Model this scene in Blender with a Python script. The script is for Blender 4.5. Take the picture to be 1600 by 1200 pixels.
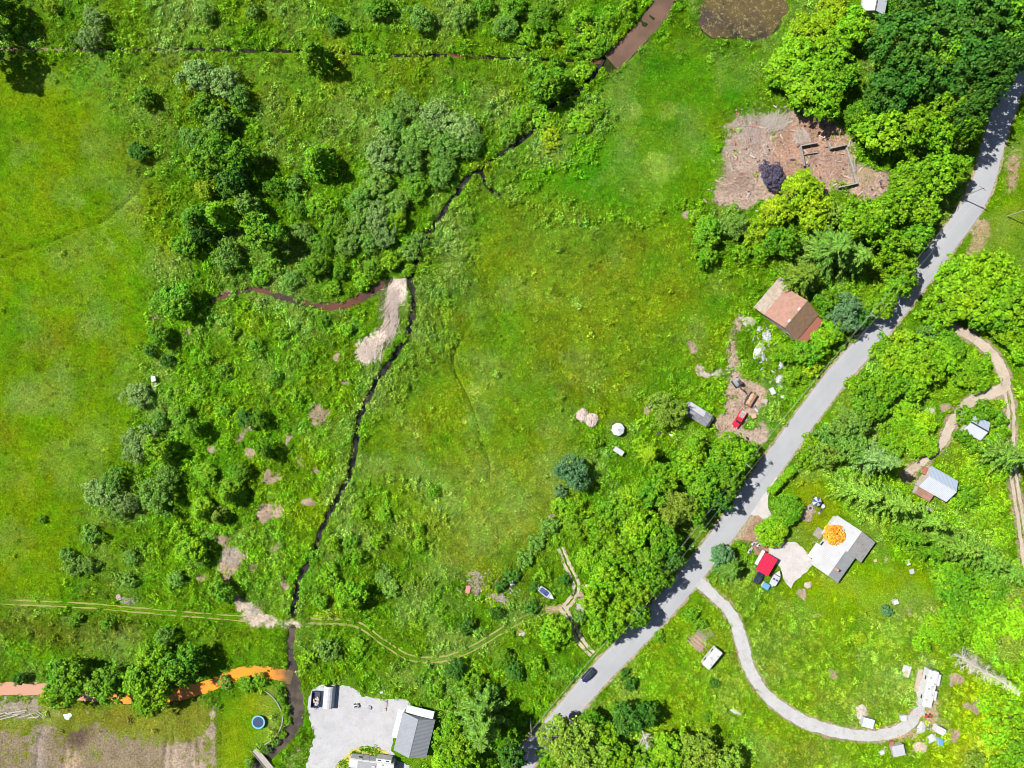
import bpy, math, random
import numpy as np
from math import sin, cos, pi, radians, atan2, hypot
scene = bpy.context.scene
for o in list(bpy.data.objects):
    bpy.data.objects.remove(o)
C = scene.collection
R = random.Random(7)

# ------------------------------------------------------------------ camera, sky, sun, exposure
S = 0.18            # metres on the ground for one photograph pixel
H = 195.0           # height of the drone
cam_d = bpy.data.cameras.new('camera')
cam = bpy.data.objects.new('camera', cam_d)
C.objects.link(cam)
cam.location = (0, 0, H)
cam_d.sensor_width = 36.0
cam_d.lens = 36.0 * H / (1600 * S)
cam_d.clip_start = 1.0
cam_d.clip_end = 9000.0
scene.camera = cam

SUN_EL, SH_ANG = radians(51), radians(-25)          # shadows fall to the right and a little down
sun_dir = (-cos(SH_ANG) * cos(SUN_EL), -sin(SH_ANG) * cos(SUN_EL), sin(SUN_EL))
world = bpy.data.worlds.new('World')
scene.world = world
world.use_nodes = True
wn = world.node_tree
sky = wn.nodes.new('ShaderNodeTexSky')
sky.sky_type = 'NISHITA'
sky.sun_disc = False
sky.sun_elevation = SUN_EL
sky.sun_rotation = atan2(sun_dir[0], sun_dir[1])
wn.links.new(sky.outputs[0], wn.nodes['Background'].inputs[0])
wn.nodes['Background'].inputs[1].default_value = 0.05
sun_d = bpy.data.lights.new('sun', 'SUN')
sun_d.energy = 5.0
sun_d.angle = radians(0.5)
sun_d.color = (1.0, 0.975, 0.93)
sun = bpy.data.objects.new('sun', sun_d)
C.objects.link(sun)
sun.rotation_euler = (0, pi / 2 - SUN_EL, atan2(sun_dir[1], sun_dir[0]))
vs = scene.view_settings
vs.view_transform = 'Standard'
vs.look = 'None'
vs.exposure = 1.22
vs.gamma = 1.0
vs.use_curve_mapping = False
scene.render.filter_size = 1.0
try: scene.cycles.filter_width = 0.9
except Exception: pass

# ------------------------------------------------------------------ helpers
def P(px, py, z=0.0):
    """photograph pixel -> world point at height z (the ray meets that height)"""
    k = (H - z) / H * S
    return ((px - 800) * k, (600 - py) * k, z)

def ang(dx, dy):
    return atan2(-dy, dx)

def tag(o, label=None, cat=None, group=None, kind=None):
    if label: o['label'] = label
    if cat: o['category'] = cat
    if group: o['group'] = group
    if kind: o['kind'] = kind
    return o

def thing(name, label, cat, loc=(0, 0, 0), rz=0.0, group=None):
    o = bpy.data.objects.new(name, None)
    o.empty_display_size = 0.3
    C.objects.link(o)
    o.location = loc
    o.rotation_euler = (0, 0, rz)
    return tag(o, label, cat, group)

def link(name, me, parent=None):
    o = bpy.data.objects.new(name, me)
    C.objects.link(o)
    if parent: o.parent = parent
    return o

class MB:
    def __init__(s): s.v = []; s.f = []
    def add(s, vs, fs):
        b = len(s.v)
        s.v += [tuple(p) for p in vs]
        s.f += [tuple(b + i for i in f) for f in fs]
        return s
    def box(s, c, d, rz=0.0, ry=0.0):
        x, y, z = d[0] / 2, d[1] / 2, d[2] / 2
        vs = []
        for k in (-z, z):
            for (a, b) in ((-x, -y), (x, -y), (x, y), (-x, y)):
                px, py, pz = a, b, k
                if ry: px, pz = px * cos(ry) + pz * sin(ry), -px * sin(ry) + pz * cos(ry)
                vs.append((c[0] + px * cos(rz) - py * sin(rz), c[1] + px * sin(rz) + py * cos(rz), c[2] + pz))
        return s.add(vs, [(3, 2, 1, 0), (4, 5, 6, 7), (0, 1, 5, 4), (1, 2, 6, 5), (2, 3, 7, 6), (3, 0, 4, 7)])
    def slab(s, top, t):
        n = len(top)
        vs = list(top) + [(p[0], p[1], p[2] - t) for p in top]
        fs = [tuple(range(n)), tuple(range(2 * n - 1, n - 1, -1))]
        for i in range(n):
            j = (i + 1) % n
            fs.append((i, n + i, n + j, j))
        return s.add(vs, fs)
    def prism(s, poly, z0, z1):
        return s.slab([(x, y, z1) for x, y in poly], z1 - z0)
    def tube(s, p0, p1, r0, r1=None, n=8, cap=True):
        r1 = r0 if r1 is None else r1
        p0 = np.array(p0, float); p1 = np.array(p1, float)
        d = p1 - p0; d = d / (np.linalg.norm(d) + 1e-9)
        a = np.cross(d, (0, 0, 1.0))
        if np.linalg.norm(a) < 1e-3: a = np.cross(d, (1.0, 0, 0))
        a /= np.linalg.norm(a); b = np.cross(d, a)
        vs = []
        for p, r in ((p0, r0), (p1, r1)):
            for i in range(n):
                t = 2 * pi * i / n
                vs.append(tuple(p + a * r * cos(t) + b * r * sin(t)))
        fs = [(i, i + n, (i + 1) % n + n, (i + 1) % n) for i in range(n)]
        if cap: fs += [tuple(range(n)), tuple(range(2 * n - 1, n - 1, -1))]
        return s.add(vs, fs)
    def path(s, pts, r, n=6):
        for a, b in zip(pts[:-1], pts[1:]): s.tube(a, b, r, r, n)
        return s
    def loft(s, secs):
        n = len(secs[0]); vs = [p for q in secs for p in q]; fs = []
        for k in range(len(secs) - 1):
            for i in range(n):
                j = (i + 1) % n
                fs.append((k * n + i, k * n + j, (k + 1) * n + j, (k + 1) * n + i))
        fs.append(tuple(range(n - 1, -1, -1)))
        fs.append(tuple((len(secs) - 1) * n + i for i in range(n)))
        return s.add(vs, fs)
    def lump(s, c, r, seed=0, rough=0.25, nu=9, nv=5):
        g = random.Random(seed); vs = []; fs = []
        for j in range(nv + 1):
            ph = pi / 2 * j / nv
            for i in range(nu):
                t = 2 * pi * i / nu
                k = 1 + rough * (g.random() * 2 - 1)
                vs.append((c[0] + r[0] * cos(ph) * cos(t) * k, c[1] + r[1] * cos(ph) * sin(t) * k, c[2] + r[2] * sin(ph) * (k if j else 0) - (0.05 if j == 0 else 0)))
        for j in range(nv):
            for i in range(nu):
                a = j * nu + i; b = j * nu + (i + 1) % nu
                fs.append((a, b, b + nu, a + nu))
        return s.add(vs, fs)
    def mesh(s, name, mat=None, smooth=False):
        me = bpy.data.meshes.new(name)
        me.from_pydata(s.v, [], s.f)
        if mat: me.materials.append(mat)
        if smooth: me.polygons.foreach_set('use_smooth', [True] * len(me.polygons))
        me.update()
        return me
    def build(s, name, mat, parent=None, smooth=False):
        return link(name, s.mesh(name, mat, smooth), parent)

# ------------------------------------------------------------------ materials
def nt(name):
    m = bpy.data.materials.new(name)
    m.use_nodes = True
    t = m.node_tree
    return m, t, t.nodes['Principled BSDF']

def N(t, typ, **kw):
    n = t.nodes.new(typ)
    for k, v in kw.items():
        if k == 'i':
            for a, b in v.items(): n.inputs[a].default_value = b
        else: setattr(n, k, v)
    return n

def mixc(t, blend, fac, a, b):
    n = N(t, 'ShaderNodeMix', data_type='RGBA', blend_type=blend)
    for sock, val in ((0, fac), (6, a), (7, b)):
        if hasattr(val, 'is_output'): t.links.new(val, n.inputs[sock])
        elif sock == 0: n.inputs[0].default_value = val
        else: n.inputs[sock].default_value = tuple(val) + ((1.0,) if len(val) == 3 else ())
    return n.outputs[2]

def noise(t, scale, detail=3, rough=0.55, coord='Object', dist=0.0, vec=None):
    n = N(t, 'ShaderNodeTexNoise', i={'Scale': scale, 'Detail': detail, 'Roughness': rough, 'Distortion': dist})
    if vec is None:
        tc = N(t, 'ShaderNodeTexCoord'); vec = tc.outputs[coord]
    t.links.new(vec, n.inputs['Vector'])
    return n.outputs[0]

def ramp(t, src, a, b, lo=0.0, hi=1.0):
    n = N(t, 'ShaderNodeMapRange', i={1: a, 2: b, 3: lo, 4: hi}); n.interpolation_type = 'SMOOTHSTEP'
    t.links.new(src, n.inputs[0])
    return n.outputs[0]

_mc = {}
def mat(name, col, rough=0.7, col2=None, scale=1.2, amt=0.5, metal=0.0, bump=0.0, bscale=8.0, spec=0.3, coat=0.0, thr=None):
    """plain procedural material: two tones broken up by noise (dirt, wear, moss) and a fine relief"""
    if name in _mc: return _mc[name]
    m, t, b = nt(name)
    c2 = col2 or tuple(c * 0.72 for c in col)
    lo, hi = thr or (0.5 - 0.22, 0.5 + 0.22)
    f = ramp(t, noise(t, scale, 5, 0.65), lo, hi, 0.0, amt)
    c = mixc(t, 'MIX', f, col, c2)
    f2 = ramp(t, noise(t, scale * 9, 3), 0.3, 0.7, 0.86, 1.1)
    hs = N(t, 'ShaderNodeHueSaturation'); t.links.new(c, hs.inputs['Color']); t.links.new(f2, hs.inputs['Value'])
    t.links.new(hs.outputs[0], b.inputs['Base Color'])
    b.inputs['Roughness'].default_value = rough
    b.inputs['Metallic'].default_value = metal
    b.inputs['Specular IOR Level'].default_value = spec
    b.inputs['Coat Weight'].default_value = coat
    if bump:
        bp = N(t, 'ShaderNodeBump', i={'Strength': bump, 'Distance': 0.05})
        t.links.new(noise(t, bscale, 4), bp.inputs['Height'])
        t.links.new(bp.outputs[0], b.inputs['Normal'])
    _mc[name] = m
    return m

def ribbed(name, col, col2, amt, rough=0.45, metal=0.0, period=0.3, axis='X', thr=None, scale=0.7, moss=None):
    """corrugated sheet / shingle courses: relief bands across the roof"""
    if name in _mc: return _mc[name]
    m, t, b = nt(name)
    lo, hi = thr or (0.35, 0.65)
    c = mixc(t, 'MIX', ramp(t, noise(t, scale, 6, 0.7), lo, hi, 0, amt), col, col2)
    if moss: c = mixc(t, 'MIX', ramp(t, noise(t, scale * 2.3, 6, 0.75), 0.52, 0.66, 0, 0.9), c, moss)
    c = mixc(t, 'MULTIPLY', 0.5, c, (1, 1, 1))
    tc = N(t, 'ShaderNodeTexCoord')
    w = N(t, 'ShaderNodeTexWave', bands_direction=axis, i={'Scale': 1 / period * 0.314, 'Distortion': 0.3, 'Detail': 1})
    t.links.new(tc.outputs['Object'], w.inputs['Vector'])
    dk = ramp(t, w.outputs[1], 0.0, 0.35, 0.78, 1.0)
    hs = N(t, 'ShaderNodeHueSaturation'); t.links.new(c, hs.inputs['Color']); t.links.new(dk, hs.inputs['Value'])
    t.links.new(hs.outputs[0], b.inputs['Base Color'])
    bp = N(t, 'ShaderNodeBump', i={'Strength': 0.6, 'Distance': 0.04})
    t.links.new(w.outputs[1], bp.inputs['Height'])
    t.links.new(bp.outputs[0], b.inputs['Normal'])
    b.inputs['Roughness'].default_value = rough
    b.inputs['Metallic'].default_value = metal
    _mc[name] = m
    return m

def glass_mat():
    if 'window_glass' in _mc: return _mc['window_glass']
    m, t, b = nt('window_glass')
    f = ramp(t, noise(t, 2.0), 0.35, 0.65)
    t.links.new(mixc(t, 'MIX', f, (0.012, 0.016, 0.02), (0.03, 0.038, 0.045)), b.inputs['Base Color'])
    b.inputs['Roughness'].default_value = 0.05
    _mc['window_glass'] = m
    return m
# ------------------------------------------------------------------ layout lines (photograph pixels on the ground)
ROAD = [(745, 1285), (790, 1225), (826, 1180), (876, 1124), (929, 1062), (987, 1002), (1042, 944), (1092, 884), (1141, 820), (1185, 757), (1222, 705),
        (1299, 600), (1360, 530), (1415, 462), (1470, 390), (1517, 325), (1538, 280), (1551, 230), (1571, 165), (1592, 110), (1625, 40), (1660, -60), (1700, -200)]
DRIVE_S = [(1068, 897), (1090, 908), (1112, 928), (1142, 958), (1158, 1000), (1170, 1042), (1196, 1084), (1242, 1120), (1300, 1142), (1358, 1150), (1402, 1142), (1428, 1122), (1440, 1098)]
DRIVE_E = [(1470, 500), (1490, 512), (1520, 528), (1550, 553), (1566, 580), (1570, 602), (1552, 614), (1516, 627), (1490, 655), (1472, 690), (1445, 718), (1415, 742)]
DRIVE_F = [(1570, 600), (1579, 640), (1579, 700), (1586, 760), (1597, 830), (1606, 900)]
TRACK_W = [(-120, 932), (0, 940), (130, 946), (260, 957), (385, 967)]
TRACK_S = [(485, 970), (555, 975), (600, 1004), (640, 1027), (690, 1030), (740, 1012), (800, 976), (850, 955), (880, 948)]
TRACK_N = [(876, 856), (886, 882), (900, 912), (895, 935), (880, 950)]
TRACK_R = [(878, 948), (893, 972), (906, 1000), (926, 1022)]
CREEK_A = [(942, 90), (922, 124), (892, 150), (862, 166), (830, 206), (790, 236), (752, 262), (728, 280)]
CREEK_B = [(752, 268), (762, 292), (780, 304)]
CREEK_C = [(728, 280), (700, 322), (675, 358), (652, 402), (640, 440), (648, 462), (640, 512), (620, 550), (596, 584), (576, 620), (561, 656), (554, 702), (545, 746),
           (520, 792), (500, 832), (494, 858), (478, 886), (466, 906), (461, 940), (458, 962)]
CREEK_D = [(457, 982), (452, 1010), (457, 1040), (459, 1080), (463, 1118), (450, 1150), (424, 1176), (400, 1200), (370, 1235)]
DITCH_N = [(-150, 72), (35, 76), (250, 77), (470, 79), (600, 86), (700, 86), (780, 90), (860, 92), (940, 96)]
DITCH_O = [(-150, 1078), (0, 1078), (65, 1078), (120, 1085), (200, 1092), (275, 1086), (330, 1070), (380, 1051), (428, 1053), (456, 1060)]
POOL_L = [(330, 470), (365, 458), (402, 452), (440, 464), (482, 476), (530, 478), (568, 462), (610, 438)]
POOL_N = [(1068, -60), (1040, 0), (1012, 38), (982, 72), (955, 96)]
TRAIL = [[(-40, 420), (16, 397), (66, 382), (120, 360), (160, 346), (190, 322), (216, 298)],
         [(735, 505), (712, 545), (708, 575), (728, 615), (742, 650), (752, 690), (764, 722), (764, 752)]]
POND = [(1092, 28), (1100, 6), (1130, -20), (1225, -25), (1230, 16), (1216, 50), (1192, 62), (1150, 62), (1112, 62), (1093, 48)]
LOT = [(484, 1078), (500, 1070), (540, 1072), (560, 1078), (566, 1088), (590, 1092), (620, 1090), (640, 1092), (640, 1112), (616, 1150), (612, 1172), (620, 1188), (640, 1196), (655, 1250), (455, 1260), (478, 1200), (492, 1150), (480, 1110)]
LOT_ISLE = [(520, 1215), (530, 1190), (548, 1172), (572, 1165), (600, 1172), (616, 1186), (612, 1215)]
YARD = [(1202, 852), (1222, 846), (1246, 848), (1262, 866), (1268, 882), (1258, 896), (1242, 908), (1236, 918), (1224, 908), (1218, 886), (1200, 868)]
APRON = [(1160, 800), (1180, 782), (1196, 762), (1206, 742), (1214, 745), (1200, 775), (1200, 792), (1208, 812), (1196, 814), (1184, 806), (1166, 800), (1136, 838), (1128, 832)]

def catmull(pts, n=6):
    p = [np.array(q, float) for q in pts]
    p = [2 * p[0] - p[1]] + p + [2 * p[-1] - p[-2]]
    out = []
    for i in range(1, len(p) - 2):
        for k in range(n):
            t = k / n
            out.append(0.5 * (2 * p[i] + (p[i + 1] - p[i - 1]) * t + (2 * p[i - 1] - 5 * p[i] + 4 * p[i + 1] - p[i + 2]) * t * t + (3 * p[i] - p[i - 1] - 3 * p[i + 1] + p[i + 2]) * t ** 3))
    out.append(p[-2])
    return np.array(out)

# ------------------------------------------------------------------ raster of the ground (one cell every 3 px)
STEP = 3
GX = np.arange(-150, 1751, STEP, dtype=float)
GY = np.arange(-150, 1351, STEP, dtype=float)
PX, PY = np.meshgrid(GX, GY)
rng = np.random.default_rng(11)

def vnoise(scale, seed, X=None, Y=None):
    X = PX if X is None else X; Y = PY if Y is None else Y
    g = np.random.default_rng(seed)
    n = 512
    tab = g.random((n, n))
    x = X / scale + 200.3; y = Y / scale + 200.7
    xi = np.floor(x).astype(int); yi = np.floor(y).astype(int)
    fx = x - xi; fy = y - yi
    fx = fx * fx * (3 - 2 * fx); fy = fy * fy * (3 - 2 * fy)
    a = tab[yi % n, xi % n]; b = tab[yi % n, (xi + 1) % n]; c = tab[(yi + 1) % n, xi % n]; d = tab[(yi + 1) % n, (xi + 1) % n]
    return (a * (1 - fx) + b * fx) * (1 - fy) + (c * (1 - fx) + d * fx) * fy

def fbm(scale, seed, octv=4, gain=0.5, X=None, Y=None):
    s = 0; a = 1; tot = 0
    for k in range(octv):
        s = s + a * vnoise(scale / 2 ** k, seed + k * 17, X, Y); tot += a; a *= gain
    return s / tot

WX = PX + 26 * (fbm(40, 1, 3) - 0.5) * 2 * 0.8
WY = PY + 26 * (fbm(40, 5, 3) - 0.5) * 2 * 0.8

def inpoly(poly, warp=False):
    X, Y = (WX, WY) if warp else (PX, PY)
    r = np.zeros(PX.shape, bool)
    n = len(poly)
    for i in range(n):
        x0, y0 = poly[i]; x1, y1 = poly[(i + 1) % n]
        if y0 == y1: continue
        c = ((y0 > Y) != (y1 > Y)) & (X < (x1 - x0) * (Y - y0) / (y1 - y0) + x0)
        r ^= c
    return r.astype(float)

def blur(a, k):
    if k <= 0: return a
    for _ in range(2):
        for ax in (0, 1):
            p = np.concatenate([np.repeat(np.take(a, [0], ax), k + 1, ax), a, np.repeat(np.take(a, [-1], ax), k, ax)], ax)
            c = np.cumsum(p, ax)
            m = a.shape[ax]
            a = (np.take(c, range(2 * k + 1, 2 * k + 1 + m), ax) - np.take(c, range(0, m), ax)) / (2 * k + 1)
    return a

def dline(pts, sm=3):
    q = catmull(pts, sm) if sm else np.array(pts, float)
    d = np.full(PX.shape, 1e9)
    pad = 90
    x0, y0 = q.min(0) - pad; x1, y1 = q.max(0) + pad
    ix = np.where((GX >= x0) & (GX <= x1))[0]; iy = np.where((GY >= y0) & (GY <= y1))[0]
    if not len(ix) or not len(iy): return d
    sl = np.s_[iy[0]:iy[-1] + 1, ix[0]:ix[-1] + 1]
    X = PX[sl]; Y = PY[sl]; dd = d[sl]
    for a, b in zip(q[:-1], q[1:]):
        v = b - a; L = v @ v + 1e-9
        t = np.clip(((X - a[0]) * v[0] + (Y - a[1]) * v[1]) / L, 0, 1)
        dd = np.minimum(dd, np.hypot(X - a[0] - t * v[0], Y - a[1] - t * v[1]))
    d[sl] = dd
    return d

def sstep(x, a, b):
    t = np.clip((x - a) / (b - a), 0, 1)
    return t * t * (3 - 2 * t)

def disc(x, y, r):
    return sstep(np.hypot(WX - x, WY - y), r * 1.25, r * 0.6)

D_ROAD = dline(ROAD)
D_DRV = np.minimum.reduce([dline(DRIVE_S), dline(DRIVE_E), dline(DRIVE_F)])
D_TRK = np.minimum.reduce([dline(TRACK_W), dline(TRACK_S), dline(TRACK_N), dline(TRACK_R)])
D_CR = np.minimum(np.minimum(dline(CREEK_A) + 1.0, dline(CREEK_C)), dline(CREEK_B) + 1.6)
D_CD = dline(CREEK_D)
CD_HW = np.interp(PY, [975, 1035, 1068, 1130, 1168, 1260], [4.5, 6.0, 11.5, 12.0, 8.0, 8.0])
D_DN = dline(DITCH_N)
D_DO = dline(DITCH_O)
D_PL = dline(POOL_L)
D_PN = dline(POOL_N)

# ---- vegetation colour
base = (0.062, 0.150, 0.007)
GC = np.empty(PX.shape + (3,)); GC[:] = base
def paint(poly, col, k=6, amt=1.0):
    global GC
    m = blur(inpoly(poly, True), k)[..., None] * amt
    GC = GC * (1 - m) + np.array(col) * m
WEST = [(-300, 105), (60, 100), (150, 122), (188, 200), (215, 290), (236, 400), (236, 520), (215, 600), (190, 700), (130, 780), (120, 900), (60, 930), (-300, 935)]
CENTRAL = [(760, 300), (860, 312), (1060, 350), (1100, 420), (1150, 500), (1080, 560), (1000, 600), (930, 640), (900, 700), (860, 830), (840, 860), (740, 880), (640, 870), (570, 760), (600, 640), (680, 560), (740, 420)]
NE_MEADOW = [(900, 200), (980, 100), (1100, 90), (1200, 110), (1140, 180), (1100, 300), (1000, 340), (850, 300), (780, 290), (880, 250)]
LAWN_S = [(1240, 900), (1330, 892), (1372, 850), (1450, 890), (1480, 930), (1440, 950), (1340, 975), (1240, 950), (1200, 932)]
LAWN_H = [(1225, 775), (1258, 742), (1292, 770), (1312, 800), (1282, 842), (1240, 858)]
LAWN_N = [(1545, 335), (1600, 240), (1760, 240), (1760, 420), (1560, 430), (1500, 402)]
LAWN_T = [(344, 1086), (400, 1070), (435, 1095), (440, 1140), (395, 1180), (344, 1260)]
FIELD_SW = [(-300, 1092), (90, 1106), (330, 1096), (336, 1400), (-300, 1400)]
SE = [(1170, 950), (1450, 950), (1500, 1000), (1600, 1050), (1760, 1350), (900, 1350), (940, 1130), (1070, 930)]
BRUSH_SW = [(240, 470), (560, 470), (590, 560), (540, 700), (500, 800), (470, 930), (380, 940), (250, 930), (200, 800), (230, 650)]
CREEK_E = [(740, 292), (742, 420), (690, 560), (612, 650), (590, 600), (660, 480), (650, 420), (700, 330)]
paint(WEST, (0.082, 0.172, 0.004), 8)
paint([(150, 85), (560, 85), (640, 110), (560, 200), (440, 200), (360, 110), (270, 140), (220, 300), (240, 420), (205, 300)], (0.085, 0.165, 0.022), 8)
paint([(-300, -200), (960, -200), (940, 70), (-300, 66)], (0.068, 0.155, 0.010), 4)
paint(CENTRAL, (0.074, 0.152, 0.012), 10)
paint([(880, 420), (1000, 400), (1080, 380), (1060, 480), (960, 560), (880, 600), (830, 520)], (0.095, 0.145, 0.014), 14, 0.8)
paint([(830, 320), (960, 330), (960, 400), (830, 430), (800, 380)], (0.085, 0.16, 0.035), 14, 0.7)
paint([(690, 760), (760, 730), (850, 740), (862, 820), (800, 870), (720, 892), (680, 840)], (0.115, 0.185, 0.05), 12, 0.85)
paint([(700, 600), (780, 610), (790, 720), (720, 740), (680, 680)], (0.085, 0.155, 0.006), 14, 0.6)
paint(NE_MEADOW, (0.052, 0.155, 0.008), 6)
paint([(1020, 230), (1130, 210), (1110, 320), (1040, 330)], (0.080, 0.180, 0.005), 10, 0.8)
paint([(960, 170), (1030, 150), (1050, 300), (980, 330)], (0.065, 0.150, 0.022), 10, 0.7)
paint(CREEK_E, (0.072, 0.150, 0.030), 6, 0.9)
paint(SE, (0.100, 0.195, 0.012), 10)
paint([(1170, 960), (1330, 990), (1330, 1090), (1220, 1100)], (0.095, 0.18, 0.03), 14, 0.6)
paint([(1500, 1080), (1600, 1060), (1760, 1350), (1480, 1350), (1480, 1150)], (0.170, 0.230, 0.006), 12, 0.8)
paint([(1500, 900), (1760, 880), (1760, 1060), (1560, 1080)], (0.09, 0.2, 0.01), 10)
paint([(1250, 640), (1600, 480), (1760, 480), (1760, 900), (1380, 840), (1250, 740)], (0.082, 0.185, 0.010), 8)
paint([(1450, 690), (1560, 660), (1560, 760), (1500, 740)], (0.125, 0.185, 0.012), 12, 0.7)
paint(LAWN_S, (0.125, 0.225, 0.006), 6)
paint(LAWN_H, (0.125, 0.180, 0.010), 4)
paint(LAWN_N, (0.100, 0.180, 0.008), 5)
paint([(1590, 340), (1760, 330), (1760, 440), (1580, 430)], (0.065, 0.155, 0.006), 5)
paint(LAWN_T, (0.120, 0.190, 0.012), 4)
paint(FIELD_SW, (0.135, 0.145, 0.045), 4)
paint([(-100, 972), (230, 968), (242, 996), (-100, 1006)], (0.075, 0.075, 0.018), 5, 0.8)
paint([(-100, 1010), (230, 1000), (240, 1050), (-100, 1060)], (0.072, 0.165, 0.006), 5)
for k in range(130):                                    # patches of different herbs and grass
    x, y = rng.uniform(-100, 1700), rng.uniform(-100, 1300); r = rng.uniform(12, 70)
    c = [(0.115, 0.175, 0.004), (0.048, 0.150, 0.008), (0.10, 0.165, 0.035), (0.095, 0.13, 0.012)][rng.integers(4)]
    m = (sstep(np.hypot(WX - x, WY - y), r, r * 0.2) * rng.uniform(0.25, 0.6))[..., None]
    GC = GC * (1 - m) + np.array(c) * m
for x, y, r in [(742, 610, 13), (734, 660, 9), (38, 537, 10), (175, 385, 9), (118, 322, 11), (200, 310, 12), (1040, 180, 16), (1035, 265, 22), (985, 165, 14), (885, 560, 10), (905, 470, 12)]:   # lodged pale grass
    m = (disc(x, y, r) * 0.8)[..., None]
    GC = GC * (1 - m) + np.array((0.125, 0.225, 0.07)) * m
v1 = fbm(22, 31, 4); v2 = fbm(90, 41, 3); v3 = fbm(9, 51, 2)
GC *= (0.48 + 1.08 * (0.42 * v1 + 0.30 * v2 + 0.28 * v3))[..., None] * 1.02
GC[..., 0] *= 0.84 + 0.52 * fbm(45, 61, 4)
GC[..., 2] *= 0.30
GC *= (0.86 + 0.12 * blur(inpoly(BRUSH_SW, True), 4))[..., None]
mm = blur(inpoly(CENTRAL, True), 8)
GC[..., 0] *= 0.92 + 0.08 * blur(inpoly(WEST, True), 6) + 0.06 * mm
GC *= (1.13 + 0.06 * mm)[..., None]
hay = (np.clip(fbm(55, 401, 4) * 2.6 - 1.25, 0, 1) * 0.55)[..., None]            # paler, drier drifts of grass
GC = GC * (1 - hay) + np.array((0.150, 0.225, 0.045)) * hay

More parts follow.
